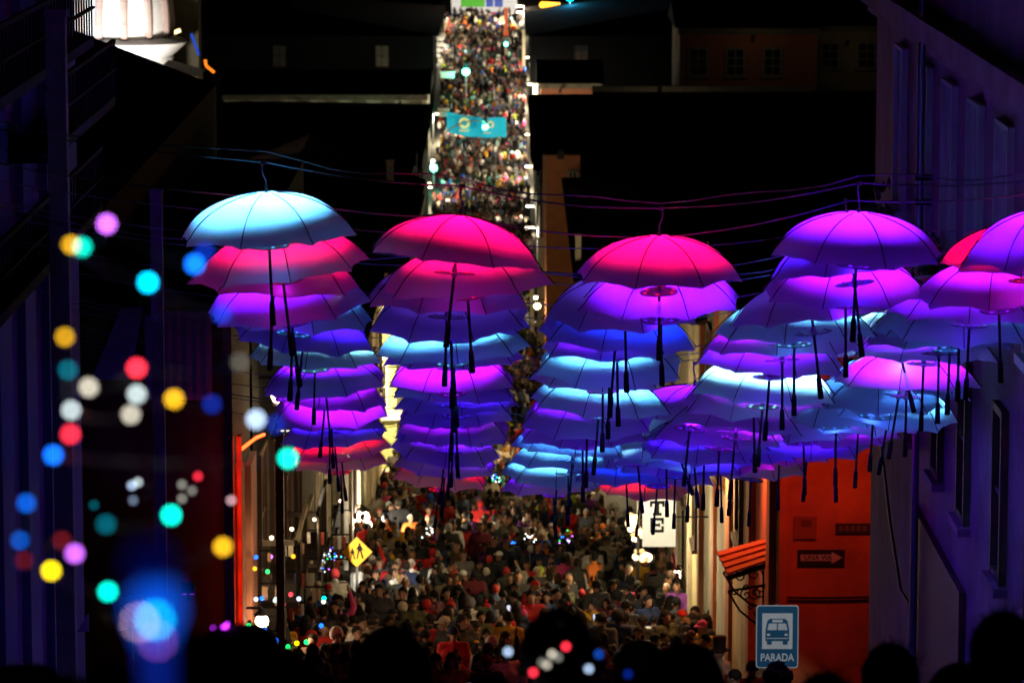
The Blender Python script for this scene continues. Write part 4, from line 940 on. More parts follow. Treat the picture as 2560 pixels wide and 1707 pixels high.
for pose in ('down', 'pocket', 'phone', 'raise', 'walk', 'hold'):
    for fat in (1.0, 1.14):
        me, tg = remesh(body_prims(pose, fat), .016, 3400)
        for m_ in (M_skin, M_cloth, M_trs, M_shoe): me.materials.append(m_)
        me.polygons.foreach_set('material_index', tg); me.polygons.foreach_set('use_smooth', [True]*len(tg)); me.name = 'person'
        BODY[(pose, fat)] = me
def shell(name, m_, fn, n=20, k=12, rr=(.103, .112, .118), a1=2.0, cz=1.595):
    mb = MB(); vs = []; fs = []
    for j in range(k + 1):
        a = a1*j/k
        for i in range(n):
            t = 6.2832*i/n; q = fn(a, t)
            vs.append((rr[0]*q*math.sin(a)*math.cos(t), -.006 + rr[1]*q*math.sin(a)*math.sin(t), cz + rr[2]*math.cos(a)*(1 if a < 1.57 else 1)))
    for j in range(k):
        for i in range(n): i2 = (i + 1) % n; fs.append((j*n + i, (j + 1)*n + i, (j + 1)*n + i2, j*n + i2))
    mb.add(vs, fs); return mb
def front(t): return max(0, math.sin(t))
def hair_short():
    rn = random.Random(3); mb = MB(); n, k = 24, 12; vs = []; fs = []
    for j in range(k + 1):
        for i in range(n):
            t = 6.2832*i/n; lim = 1.95 - .85*front(t)**1.5; a = lim*j/k; q = 1 + rn.uniform(-.05, .06)
            vs.append((.09*q*math.sin(a)*math.cos(t), -.008 + .104*q*math.sin(a)*math.sin(t), 1.597 + .104*q*math.cos(a)))
    for j in range(k):
        for i in range(n): i2 = (i + 1) % n; fs.append((j*n + i, (j + 1)*n + i, (j + 1)*n + i2, j*n + i2))
    mb.add(vs, fs); return mb
def hair_long():
    mb = hair_short(); n = 13; vs = []; fs = []
    for j in range(7):
        z = 1.58 - j*.045; r = .096 + .014*math.sin(j*.6)
        for i in range(n):
            t = math.pi + math.pi*i/(n - 1) ; t = math.pi*.94 + math.pi*1.12*i/(n - 1); w_ = 1 + .05*math.sin(i*2.1 + j)
            vs.append((r*w_*math.cos(t), -.012 + (r + .012)*w_*math.sin(t), z))
    for j in range(6):
        for i in range(n - 1): fs.append((j*n + i, (j + 1)*n + i, (j + 1)*n + i + 1, j*n + i + 1))
    mb.add(vs, fs); return mb
def hair_bun():
    mb = hair_short(); mb.ball((0, -.085, 1.68), .045, 10, 7); return mb
def beanie():
    mb = shell('beanie', M_hat, lambda a, t: 1.04, a1=1.45, rr=(.09, .102, .11), cz=1.6)
    mb.lathe([(.091, 0), (.099, .005), (.099, .045), (.091, .05)], 20, (0, -.006, 1.60)); return mb
def pompom():
    mb = beanie(); mb.ball((0, -.006, 1.745), .035, 10, 7); return mb
def cap():
    mb = shell('cap', M_hat, lambda a, t: 1.03, a1=1.4, rr=(.092, .105, .108), cz=1.6)
    vs = []; fs = []
    for i in range(9):
        t = .35 + 2.44*i/8; vs += [(.1*math.cos(t), .105*math.sin(t), 1.622), (.115*math.cos(t), .105*math.sin(t) + .085*math.sin(t)**2, 1.61)]
    for i in range(8): fs.append((2*i, 2*i + 1, 2*i + 3, 2*i + 2))
    vs += [(x, y, z - .008) for x, y, z in vs]; o = 18
    for i in range(8): fs.append((o + 2*i, o + 2*i + 2, o + 2*i + 3, o + 2*i + 1)); fs.append((2*i + 1, o + 2*i + 1, o + 2*i + 3, 2*i + 3))
    mb.add(vs, fs); return mb
def hood():
    rn = random.Random(5); mb = MB(); n, k = 20, 10; vs = []; fs = []
    for j in range(k + 1):
        for i in range(n):
            t = 6.2832*i/n; lim = 2.55 - 1.25*front(t)**1.2; a = lim*j/k
            vs.append((.106*math.sin(a)*math.cos(t)*(1 + .1*max(0, a - 1.8)), -.02 + .117*math.sin(a)*math.sin(t), 1.595 + .12*math.cos(a)))
    for j in range(k):
        for i in range(n): i2 = (i + 1) % n; fs.append((j*n + i, (j + 1)*n + i, (j + 1)*n + i2, j*n + i2))
    mb.add(vs, fs); return mb
def tophat():
    mb = MB(); mb.lathe([(0, 1.85), (.098, 1.85), (.102, 1.845), (.096, 1.70), (.1, 1.655), (.17, 1.65), (.172, 1.643), (.1, 1.64), (.1, 1.62)], 24, (0, -.006, 0)); return mb
def brim():
    mb = MB(); mb.lathe([(0, 1.735), (.07, 1.735), (.098, 1.71), (.104, 1.65), (.18, 1.635), (.182, 1.628), (.1, 1.635)], 24, (0, -.006, 0)); return mb
HEAD = {'short': ('hair', hair_short, 0), 'long': ('hair', hair_long, 0), 'bun': ('hair', hair_bun, 0), 'beanie': ('beanie', beanie, 1), 'pompom': ('beanie', pompom, 1), 'cap': ('cap', cap, 1), 'hood': ('hood', hood, 1), 'tophat': ('top_hat', tophat, 1), 'brim': ('hat', brim, 1)}
HEADM = {k: (nm, fn().mesh(nm, M_hat if u else M_hair, True), u) for k, (nm, fn, u) in HEAD.items()}
def bag():
    mb = MB(); mb.ball((0, -.2, 1.2), .15, 12, 8, 0, (1, .6, 1.35)); mb.ball((0, -.28, 1.12), .09, 10, 7, 0, (1, .5, 1)); return mb
BAG = bag().mesh('backpack', M_hat, True)
CN = {'black': (.018, .018, .02), 'charcoal': (.05, .05, .052), 'navy': (.015, .022, .06), 'grey': (.16, .16, .16), 'brown': (.09, .05, .03), 'olive': (.07, .075, .035), 'maroon': (.12, .015, .025), 'red': (.5, .02, .02),
      'pink': (.6, .06, .2), 'mustard': (.5, .26, .02), 'green': (.05, .3, .1), 'white': (.72, .7, .66), 'beige': (.42, .36, .25), 'royal blue': (.02, .09, .45), 'sky blue': (.2, .4, .55), 'orange': (.65, .17, .03), 'denim': (.1, .14, .24), 'lime': (.45, .6, .05), 'purple': (.16, .04, .25), 'teal': (.05, .25, .28)}
HN = {'short': 'dark short hair', 'long': 'long dark hair', 'bun': 'hair in a bun', 'beanie': 'knitted beanie', 'pompom': 'bobble hat', 'cap': 'peaked cap', 'hood': 'hood up', 'tophat': 'top hat', 'brim': 'brimmed hat'}
PN = {'down': 'standing', 'pocket': 'hands pocketed', 'phone': 'filming by phone', 'raise': 'arm raised', 'walk': 'walking', 'hold': 'hands at chest'}
M_phone = glow('phone_screen', (.5, .6, .8), 1.2)
def person(loc, face, jc, head, hc=None, pose='down', fat=1.0, h=1.66, extra=None, group='people in the crowd', pack=None, label=None, screen=None):
    o = link('person', BODY[(pose, fat)], None, loc); o.rotation_euler = (0, 0, face); s = h*PS/1.68; o.scale = (s, s, s)
    c = CN[jc]; v = random.uniform(.8, 1.2); o.color = (min(1, c[0]*v), min(1, c[1]*v), min(1, c[2]*v), 1)
    nm, me, u = HEADM[head]; k = link(nm, me, o); k.rotation_euler = (0, 0, random.uniform(-.12, .12))
    hcn = None
    if u: hcn = hc or (jc if head == 'hood' else 'black'); k.color = (*CN[hcn], 1)
    if pack: b = link('backpack', BAG, o); b.color = (*CN[pack], 1)
    if pose == 'phone':
        m = MB(); m.box((0, .37, 1.53), (.075, .012, .15)); ph = m.build('phone', M_blackp, o)
        m = MB(); m.box((0, .3625, 1.53), (.066, .003, .135)); m.build('screen', screen or M_phone, ph)
    if extra is None:
        sd = loc[0]; d_ = loc[1]
        extra = (('by the corner block' if d_ < 60 else 'by the shop house') if sd < -1.6 else ('by the corner house' if d_ < 56 else 'by the cream house') if sd > 1.3 else 'mid street')
    hd = HN[head] if not u else (f'{hcn} {HN[head]}' if head != 'hood' else 'hood up')
    lb = label
    if not lb:
        bits = [("short " if h < 1.54 else "tall " if h > 1.75 else "") + f'person in {jc} jacket', hd, PN[pose]] + (['backpack'] if pack else []) + (['facing uphill'] if abs(face) > 1.4 else []) + [extra]
        lb = ', '.join(bits)
        if len(lb.split()) > 16: bits.pop(2); lb = ', '.join(bits)
        if len(lb.split()) > 16: bits.remove(extra); lb = ', '.join(bits)
    tag(o, lb, 'person', group)
    return o
def ground_hit(px, py, h=1.6):
    """distance at which a head of height h over the street appears at pixel row py"""
    lo, hi = 30.0, 300.0
    for _ in range(40):
        mid = (lo + hi)/2
        if at(px, py, mid).z > G(mid) + h: lo = mid
        else: hi = mid
    return (lo + hi)/2
pr = random.Random(21); spots = []
def free(x, d, r):
    return all((x - a)**2 + ((d - b)*.8)**2 > r*r for a, b in spots)
# people one can single out
SPEC = [  # px, py of the head, jacket, head, hat colour, pose, facing, pack, height
 (1066,1510,'red','hood','red','pocket',0,'red',1.6),(1152,1490,'pink','beanie','pink','down',.3,None,1.5),(1083,1372,'mustard','short',None,'hold',0,None,1.68),(1122,1372,'green','short',None,'down',.2,None,1.6),
 (972,1262,'navy','hood','white','down',0,None,1.7),(1003,1262,'black','short',None,'pocket',.3,None,1.75),(1032,1268,'olive','short',None,'down',0,None,1.7),(1076,1242,'royal blue','hood','royal blue','down',0,None,1.7),
 (1482,1372,'white','short',None,'down',.2,None,1.75),(1516,1352,'beige','brim','charcoal','pocket',-.3,None,1.75),(1581,1416,'orange','pompom','red','hold',2.6,None,1.3),(1555,1412,'black','hood','black','down',2.7,None,1.6),
 (1248,1388,'charcoal','cap','white','down',.8,None,1.68),(1101,1418,'black','cap','beige','down',.9,None,1.68),(1158,1436,'charcoal','beanie','white','down',0,None,1.66),(930,1455,'denim','short',None,'walk',.4,None,1.72),
 (1308,1535,'black','pompom','pink','down',0,None,1.6),(1690,1505,'charcoal','short',None,'down',.6,None,1.76),(1676,1500,'brown','short',None,'pocket',2.4,None,1.68),(906,1540,'pink','short',None,'down',0,'pink',1.6),
 (1225,1540,'mustard','long',None,'down',0,None,1.62),(1380,1378,'navy','short',None,'down',0,'royal blue',1.72),(1400,1368,'brown','long',None,'down',2.9,None,1.6),(1422,1335,'black','cap','mustard','down',2.6,None,1.7),
 (1563,1350,'white','short',None,'hold',2.8,None,1.72),(1573,1345,'royal blue','short',None,'down',2.8,None,1.7),(1272,1215,'white','beanie','red','down',.2,None,1.75),(1445,1245,'olive','cap','white','down',0,None,1.7),
 (1313,1302,'charcoal','cap','white','down',0,None,1.68),(1575,1470,'sky blue','short',None,'down',.3,None,1.5),(1590,1470,'maroon','long',None,'down',.2,None,1.6),(1605,1300,'navy','short',None,'phone',2.9,None,1.7),
 (745,1545,'royal blue','hood','royal blue','down',0,None,1.6),(780,1540,'denim','short',None,'down',.2,None,1.7),(860,1548,'white','short',None,'hold',.1,None,1.66),(1020,1325,'white','long',None,'walk',-.6,None,1.7),(1130,1310,'white','short',None,'raise',.5,None,1.7)]
for (px, py, jc, hd, hc, po, fc, pk, h) in SPEC:
    d = ground_hit(px, py, h*.945*PS); p = at(px, py, d); spots.append((p.x, d))
    person((p.x, d, G(d)), fc, jc, hd, hc, po, pr.choice((1.0, 1.14)), h, None, 'people in the crowd', pk)
# people along the right wall near the bus stop
for (px, py, d, jc, hd, hc, po, fc, h) in ((1798, 1632, 41.0, 'beige', 'tophat', 'black', 'hold', .9, 1.7), (1762, 1600, 46.0, 'black', 'short', None, 'down', 2.4, 1.68), (1836, 1690, 39.0, 'black', 'short', None, 'down', 1.1, 1.66), (1880, 1668, 39.5, 'brown', 'short', None, 'raise', .2, 1.7)):
    p = at(px, py, d); spots.append((p.x, d))
    person((p.x, d, p.z - h*.945*PS), fc, jc, hd, hc, po, 1.0, h, 'by the bus stop', 'people by the corner house')
cols = ['black']*14 + ['charcoal']*7 + ['navy']*5 + ['brown']*2 + ['grey']*1 + ['maroon']*2 + ['olive']*2 + ['denim', 'beige', 'white', 'white', 'red', 'red', 'pink', 'mustard', 'royal blue', 'sky blue']
heads = ['short']*12 + ['long']*8 + ['bun']*2 + ['beanie']*2 + ['pompom'] + ['cap']*3 + ['hood']*2
hcs = ['black']*8 + ['charcoal']*4 + ['navy']*3 + ['grey', 'white', 'beige', 'red', 'pink', 'maroon']
n = len(SPEC) + 4; tries = 0
NEAR_END = 60
while n < 296 and tries < 20000:
    tries += 1; d = 39 + (NEAR_END - 39)*pr.random()**.9; x = pr.uniform(Lx(d) + .2, Rx(d) - .3)
    if not free(x, d, .31): continue
    if x > 1.7 and 36 < d < 46 and pr.random() < .8: continue
    spots.append((x, d)); n += 1
    face = pr.gauss(0, .45) if pr.random() < .6 else math.pi + pr.gauss(0, .7)
    hd = pr.choice(heads); jc = pr.choice(cols)
    person((x, d, G(d)), face, jc, hd, pr.choice(hcs), pr.choice(['down', 'down', 'pocket', 'pocket', 'hold', 'walk', 'walk', 'phone' if pr.random() < .35 else 'down', 'raise' if pr.random() < .08 else 'pocket']), pr.choice((1.0, 1.14)), max(1.25, pr.gauss(1.64, .12)))
# the far crowd: beyond the three hundred nearest people
import numpy as np
def variants(vox, tris, sm):
    out = []
    for pose in ('down', 'pocket', 'walk', 'hold', 'raise'):
        me, tg = remesh(body_prims(pose, 1.1, True), vox, tris, sm)
        V = np.array([tuple(v.co) for v in me.vertices], dtype=np.float32); F = np.array([tuple(p.vertices)[:3] for p in me.polygons if len(p.vertices) == 3], dtype=np.int32)
        T = np.array([t for p, t in zip(me.polygons, tg) if len(p.vertices) == 3], dtype=np.int32); out.append((V, F, T))
    return out
MID, FARV = variants(.022, 620, 2), variants(.035, 230, 2)
far_cols = ['black']*11 + ['charcoal']*7 + ['navy']*5 + ['brown']*4 + ['grey']*4 + ['maroon', 'olive', 'olive', 'denim', 'purple'] + ['white']*4 + ['beige']*4 + ['red']*2 + ['sky blue', 'royal blue', 'orange', 'pink', 'mustard', 'lime']
AV, AF, AC = [], [], []; nv = 0
def add_far(x, d, z, rnd, data):
    global nv
    V, Fc, T = data[4] if rnd.random() < .03 else rnd.choice(data[:4]); a = rnd.gauss(0, .5) if rnd.random() < .55 else math.pi + rnd.gauss(0, .8); ca, sa = math.cos(a), math.sin(a); s = PS*max(1.15, rnd.gauss(1.64, .12))/1.68
    P_ = np.empty_like(V); P_[:, 0] = x + s*(V[:, 0]*ca - V[:, 1]*sa); P_[:, 1] = d + s*(V[:, 0]*sa + V[:, 1]*ca); P_[:, 2] = z + s*V[:, 2]
    jc = CN[rnd.choice(far_cols)]; tc = rnd.choice(((.03, .03, .045), (.02, .02, .02), (.06, .08, .13), (.15, .13, .1))); hc = rnd.choice(((.010, .008, .006),)*9 + ((.5, .48, .42), (.4, .03, .03), (.06, .03, .015), jc, jc))
    pal = np.array(((.3, .16, .1), jc, tc, (.03, .025, .02), hc), dtype=np.float32)
    AV.append(P_); AF.append(Fc + nv); AC.append(pal[T]); nv += len(V)
fr = random.Random(5)
d = NEAR_END + .2
while d < 424:
    wd = Rx(d) - Lx(d)
    dens = 3.3 if d < 130 else (1.7 if d < 300 else 2.3)
    dens *= .75 + .5*math.sin(d*.9)**2
    for _ in range(max(1, int(wd*.45*dens + fr.random()))):
        x = fr.uniform(Lx(d) + .1, Rx(d) - .1)
        if math.sin(x*1.9 + d*.31)*math.sin(d*.23 - x*.8) + .35*math.sin(d*1.1 + x*3) < -.55: continue
        dd = d + fr.uniform(-.25, .25); add_far(x, dd, G(dd), fr, MID if d < 125 else FARV)
    d += .45
AV, AF, AC = np.concatenate(AV), np.concatenate(AF), np.concatenate(AC)
me = bpy.data.meshes.new('crowd'); me.vertices.add(len(AV)); me.vertices.foreach_set('co', AV.ravel())
me.loops.add(len(AF)*3); me.loops.foreach_set('vertex_index', AF.ravel().astype(np.int32)); me.polygons.add(len(AF))
me.polygons.foreach_set('loop_start', np.arange(0, len(AF)*3, 3, dtype=np.int32)); me.update(calc_edges=True)
me.polygons.foreach_set('use_smooth', np.ones(len(AF), dtype=bool))
at_ = me.attributes.new('Col', 'FLOAT_COLOR', 'FACE'); at_.data.foreach_set('color', np.concatenate([AC, np.ones((len(AC), 1), np.float32)], 1).astype(np.float32).ravel())
me.materials.append(objcolor_mat('crowd_cloth', .85, True, .25))
cr = link('crowd', me); tag(cr, 'far crowd filling the street down the valley and up the hill', 'crowd', None, 'stuff')
print('crowd tris', len(AF))

# ------------------------------------------------------------------ onlookers before the camera
FG = [  # px, py of the head top, distance, jacket, head, hat colour, pose, height, label
 (600, 1572, 6.48, 'charcoal', 'brim', 'black', 'down', 1.64, 'onlooker in a dark brimmed hat and charcoal coat'),
 (705, 1622, 5.76, 'black', 'short', None, 'down', 1.6, 'onlooker with round dark head beside the brimmed hat'),
 (975, 1558, 5.9, 'black', 'short', None, 'down', 1.66, 'onlooker with large round dark head below the crossing sign'),
 (1395, 1502, 6.7, 'black', 'bun', None, 'pocket', 1.74, 'tall onlooker with hair knotted on top'),
 (1600, 1592, 9.72, 'navy', 'beanie', 'grey', 'down', 1.62, 'onlooker in a grey knitted beanie and navy coat'),
 (1712, 1588, 6.91, 'black', 'hood', 'black', 'down', 1.66, 'onlooker with black hood up beside the grey beanie'),
 (1945, 1652, 16.4, 'maroon', 'beanie', 'maroon', 'down', 1.6, 'onlooker in a speckled maroon beanie before the bus stop sign'),
 (2065, 1678, 6.84, 'black', 'short', None, 'down', 1.62, 'onlooker with dark short hair right of the speckled beanie'),
 (2225, 1605, 8.64, 'black', 'long', None, 'down', 1.7, 'onlooker with long dark hair before the rose house door'),
 (2510, 1525, 7.2, 'navy', 'short', None, 'down', 1.72, 'onlooker in navy coat beside the handrail'),
 (55, 1672, 6.12, 'black', 'brim', 'grey', 'down', 1.6, 'onlooker in grey brimmed hat beneath the timber pole'),
 (155, 1690, 5.76, 'charcoal', 'short', None, 'phone', 1.6, 'onlooker filming with a phone beneath the timber pole'),
 (285, 1672, 6.12, 'black', 'short', None, 'down', 1.62, 'onlooker with dark head left of the glowing balloon stick'),
 (470, 1590, 7.2, 'black', 'long', None, 'down', 1.66, 'onlooker with long hair right of the glowing balloon stick'),
 (1230, 1690, 6.48, 'black', 'short', None, 'phone', 1.58, 'short onlooker filming with a bright phone mid street'),
 (2400, 1640, 7.92, 'charcoal', 'hood', 'charcoal', 'down', 1.64, 'onlooker with charcoal hood before the dark door')]
for i, (px, py, d, jc, hd, hc, po, h, lb) in enumerate(FG):
    p = at(px, py, d); top = {'tophat': 1.85, 'brim': 1.735, 'beanie': 1.72, 'hood': 1.73, 'bun': 1.725}.get(hd, 1.708)*h*PS/1.68
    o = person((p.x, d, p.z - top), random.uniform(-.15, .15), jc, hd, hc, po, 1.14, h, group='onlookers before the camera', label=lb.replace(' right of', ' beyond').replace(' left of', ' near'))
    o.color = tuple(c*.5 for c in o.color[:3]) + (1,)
    if hd in ('short', 'bun', 'long'):
        m = MB(); hr_ = random.Random(i)
        for k in range(150):
            a, t_ = hr_.uniform(.05, 1.5), hr_.uniform(0, 6.28); n_ = Vector((math.sin(a)*math.cos(t_), math.sin(a)*math.sin(t_), math.cos(a)))
            q0 = Vector((n_.x*.088, -.008 + n_.y*.1, 1.597 + n_.z*.1)); q1 = q0 + n_*hr_.uniform(.01, .03) + Vector((hr_.uniform(-.02, .02), hr_.uniform(-.02, .02), hr_.uniform(-.012, .012))); q2_ = q1 + Vector((hr_.uniform(-.02, .02), hr_.uniform(-.02, .02), -hr_.uniform(.0, .02)))
            m.tube(q0, q1, .0011, .0008, 3); m.tube(q1, q2_, .0008, .0003, 3)
        tag(m.build('stray_hair', M_hair, o), kind='stuff')
# speckles on the maroon beanie
p = at(1945, 1652, 8.4)
b = [o for o in col.objects if o.get('label', '').startswith('onlooker in a speckled')][0]
for k in range(26):
    a, t_ = .35 + 1.0*((k*.37) % 1), k*2.4
    m = MB(); m.ball((.094*math.sin(a)*math.cos(t_), -.006 + .106*math.sin(a)*math.sin(t_), 1.6 + .114*math.cos(a)), .012, 6, 4); m.build('speckle', M_shut, b)
# clear balloon on a glowing stick with a string of coloured lights
D = 3.0
ce = at(335, 990, D)
bl = thing('light_balloon', 'clear balloon wound with coloured fairy lights hung before the balcony house', 'balloon', at(385, 1707, D))
def film():
    m = bpy.data.materials.new('clear_film'); m.use_nodes = True; n = m.node_tree.nodes; l = m.node_tree.links
    for x in list(n):
        if x.type != 'OUTPUT_MATERIAL': n.remove(x)
    tr = n.new('ShaderNodeBsdfTransparent'); gl = n.new('ShaderNodeBsdfGlossy'); gl.inputs['Roughness'].default_value = .12
    lw = n.new('ShaderNodeLayerWeight'); lw.inputs[0].default_value = .25; mu = n.new('ShaderNodeMath'); mu.operation = 'MULTIPLY'; mu.inputs[1].default_value = .10
    mx = n.new('ShaderNodeMixShader'); l.new(lw.outputs['Facing'], mu.inputs[0]); l.new(mu.outputs[0], mx.inputs[0]); l.new(tr.outputs[0], mx.inputs[1]); l.new(gl.outputs[0], mx.inputs[2]); l.new(mx.outputs[0], n['Material Output'].inputs[0])
    return m
M_film = film(); BR = 560/FPX*D
m = MB(); m.ball((0, 0, 0), BR, 48, 32, 0, (1, 1, 1.02)); m.lathe([(.03, -BR*1.0), (.012, -BR*1.07), (.016, -BR*1.12)], 16); m.build('balloon', M_film, bl, True, loc=ce - bl.location)
BC = {'violet': (.62, .14, 1.0), 'amber': (.75, .38, .01), 'turq': (.0, .85, .62), 'cyan': (.0, .62, 1.0), 'blue': (.005, .16, 1.0), 'deep': (.003, .03, .45), 'teal': (.0, .1, .14), 'red': (1.0, .03, .06), 'warm': (.55, .5, .4), 'white': (.5, .6, .6), 'pale': (.45, .6, .85), 'yellow': (1.0, .72, .0), 'pinkw': (.85, .5, .55), 'grey': (.2, .2, .17), 'dred': (.2, .01, .01)}
BULB = [(267,560,1.05,'violet',1.3),(178,612,.9,'amber',1),(206,617,.9,'turq',1),(370,706,1.1,'cyan',1.5),(487,660,1.1,'blue',1.3),(512,628,.9,'deep',.7),(555,784,.95,'deep',1),(162,842,.85,'amber',.9),(170,925,.85,'teal',1.2),
 (342,920,1.05,'red',1.3),(222,968,1,'warm',.9),(342,985,.95,'white',1),(327,1036,.95,'warm',.9),(178,1025,.9,'white',1),(435,997,1,'amber',1.2),(640,1048,1.05,'pale',1),(176,1085,1,'red',1),(133,1137,1,'blue',1.2),(720,1145,1.05,'turq',1.4),
 (530,1010,.9,'deep',.5),(66,1257,.9,'blue',.6),(428,1287,1.05,'turq',1.4),(265,1310,1,'teal',.8),(50,1350,.8,'blue',.5),(187,1383,1,'violet',1),(128,1426,1.0,'yellow',1.3),(557,1366,1,'amber',1.2),(270,1478,1,'turq',1.4),(60,1400,.7,'dred',.6),(155,1350,.8,'dred',.6),
 (690,1060,.9,'deep',.5),(600,905,1.0,'grey',.25)]
BM = {}
def bulb_mesh(cn, e):
    k = (cn, e)
    if k not in BM:
        m = MB(); m.ball((0, 0, 0), 11/FPX*D, 14, 10); BM[k] = m.mesh('bulb', glow(f'bulb_{cn}_{e}', BC[cn], 6.2*e), True)
    return BM[k]
order = sorted(BULB, key=lambda q: (int(q[1]/140), q[0] if int(q[1]/140) % 2 else -q[0]))
wp = []
for (px, py, r_, cn, e) in order:
    dx, dz = (px - 335)/560, (py - 990)/560; dep = math.sqrt(max(0, 1 - dx*dx - dz*dz))*BR*.98
    p = at(px, py, D - dep*.5) - bl.location
    o = link('bulb', bulb_mesh(cn, e), bl, p); o.scale = (r_, r_, r_); wp.append(p)
m = MB(); pts = []
for a, b in zip(wp, wp[1:]):
    for k in range(5): q = a.lerp(b, k/5); q.z -= .006*math.sin(math.pi*k/5); pts.append(q)
m.path(pts, .0005, 4); m.build('wire', M_grey, bl)
# blue light toy held up close: stick, cup and a globe that draws its soft halo
D2 = 1.45
lt = thing('light_stick', 'glowing blue light stick held up close, its halo drawn as a dim globe', 'light stick', at(398, 1800, D2))
def ghost(name, c, e, f):
    m = bpy.data.materials.new(name); m.use_nodes = True; n = m.node_tree.nodes; l = m.node_tree.links
    for x in list(n):
        if x.type != 'OUTPUT_MATERIAL': n.remove(x)
    tr = n.new('ShaderNodeBsdfTransparent'); em = n.new('ShaderNodeEmission'); em.inputs[0].default_value = (*c, 1); em.inputs[1].default_value = e
    mx = n.new('ShaderNodeMixShader'); mx.inputs[0].default_value = f; l.new(tr.outputs[0], mx.inputs[1]); l.new(em.outputs[0], mx.inputs[2]); l.new(mx.outputs[0], n['Material Output'].inputs[0]); return m
def q2(px, py): return at(px, py, D2) - lt.location
m = MB(); m.tube(q2(402, 1800), q2(388, 1600), .0035, .0055, 16, cap=False); m.build('stick', ghost('blue_acrylic', (.01, .06, 1.0), .28, .5), lt, True)
m = MB(); m.tube(q2(388, 1600), q2(385, 1520), .0055, .010, 16, cap=False); m.tube(q2(385, 1520), q2(400, 1460), .010, .006, 16, cap=False); m.build('cup', ghost('blue_core', (.004, .12, 1.0), 1.0, .55), lt, True)
m = MB(); m.ball(q2(372, 1410), 62/FPX*D2, 24, 16); m.build('globe', ghost('blue_halo', (.001, .012, .5), .09, .5), lt, True)
for (px, py, r_, cn, e) in ((400, 1520, .8, 'cyan', 1.8), (362, 1526, .6, 'pinkw', 1.2), (405, 1572, .7, 'violet', .5)):
    o = link('bulb', bulb_mesh(cn, e), lt, q2(px, py) - Vector((0, .02, 0))); o.scale = (r_*.62,)*3
# second string of lights, farther off, on a clear balloon by the balcony house
def small_balloon(cx_, cy_, rpx, d, bulbs, label, rb=6.5, film_=True, es=3.0):
    c = at(cx_, cy_, d); t = thing('light_balloon', label, 'balloon', (c.x, c.y, c.z - rpx/FPX*d*1.5))
    R_ = rpx/FPX*d
    m = MB(); m.ball((0, 0, R_*1.5), R_, 28, 18); m.build('balloon', M_film, t, True)
    m = MB(); m.tube((0, 0, R_*.5), (0, 0, -R_*2.2), R_*.035); m.build('stick', mat('clear_stick', (.3, .3, .35), .3, 0, 0), t)
    for (px, py, cn, e) in bulbs:
        k = ('s', cn, e, rb, d)
        if k not in BM: m = MB(); m.ball((0, 0, 0), rb/FPX*d, 8, 6); BM[k] = m.mesh('bulb', glow(f'tiny_{cn}_{e}_{es}', BC2.get(cn, BC.get(cn)), es*e), True)
        link('bulb', BM[k], t, at(px, py, d - R_*.9) - t.location)
    return t
BC2 = {'green': (.01, .8, .15), 'blue': (.01, .15, 1.0)}
small_balloon(440, 1235, 120, 5.0, [(495, 1190, 'red', 1), (455, 1211, 'grey', 1.2), (480, 1226, 'grey', 1), (455, 1246, 'grey', 1.2), (330, 1213, 'pale', 1), (333, 1250, 'pale', .3), (578, 1250, 'pinkw', .8), (235, 1262, 'teal', .8), (345, 1205, 'white', 1)], 'small clear balloon with red and white fairy lights', 6.5)
small_balloon(1410, 1655, 100, 5.0, [(1415, 1615, 'red', 1.3), (1380, 1634, 'warm', .9), (1395, 1642, 'grey', .8), (1367, 1661, 'warm', .7), (1333, 1680, 'red', 1.3), (1497, 1634, 'blue', .35), (1472, 1671, 'pale', .9), (1570, 1684, 'deep', .4), (1270, 1628, 'pale', 1), (1355, 1655, 'grey', .7)], 'clear balloon with red and white fairy lights held before the knotted hair onlooker', 7)
br = random.Random(9)
for (cx_, cy_, rp, lb, n) in ((735, 1430, 22, 'fairy light balloon with blue and violet lights by the dark shop house', 20), (805, 1405, 24, 'fairy light balloon with mixed cool lights by the crossing sign', 22), (838, 1385, 16, 'slim fairy light balloon beside the crossing sign', 14), (1240, 1198, 12, 'fairy light balloon over the crowd at the bend', 12), (1325, 1345, 17, 'fairy light balloon with white dots over the crowd', 10), (1065, 1330, 18, 'fairy light balloon with white dots near the mustard jacket', 10), (1412, 1350, 22, 'fairy light crown of blue lights over the crowd', 10), (1285, 1355, 8, 'small violet light toy over the crowd', 5)):
    d = ground_hit(cx_, cy_, 1.95*PS)
    pal = [('blue', 1), ('cyan', 1), ('violet', 1), ('green', .8), ('pale', 1.2), ('white', 1.4)] if 'white dots' not in lb else [('white', 1.6), ('warm', 1.4)]
    if 'violet light toy' in lb: pal = [('violet', 1.2), ('blue', 1)]
    bs = []
    for k in range(n):
        a = br.uniform(0, 6.28); q = rp*math.sqrt(br.random()); cn, e = br.choice(pal); bs.append((cx_ + q*math.cos(a), cy_ + q*math.sin(a)*1.2, cn, e))
    small_balloon(cx_, cy_, rp, d, bs, lb, 1.9, True, 3.5)
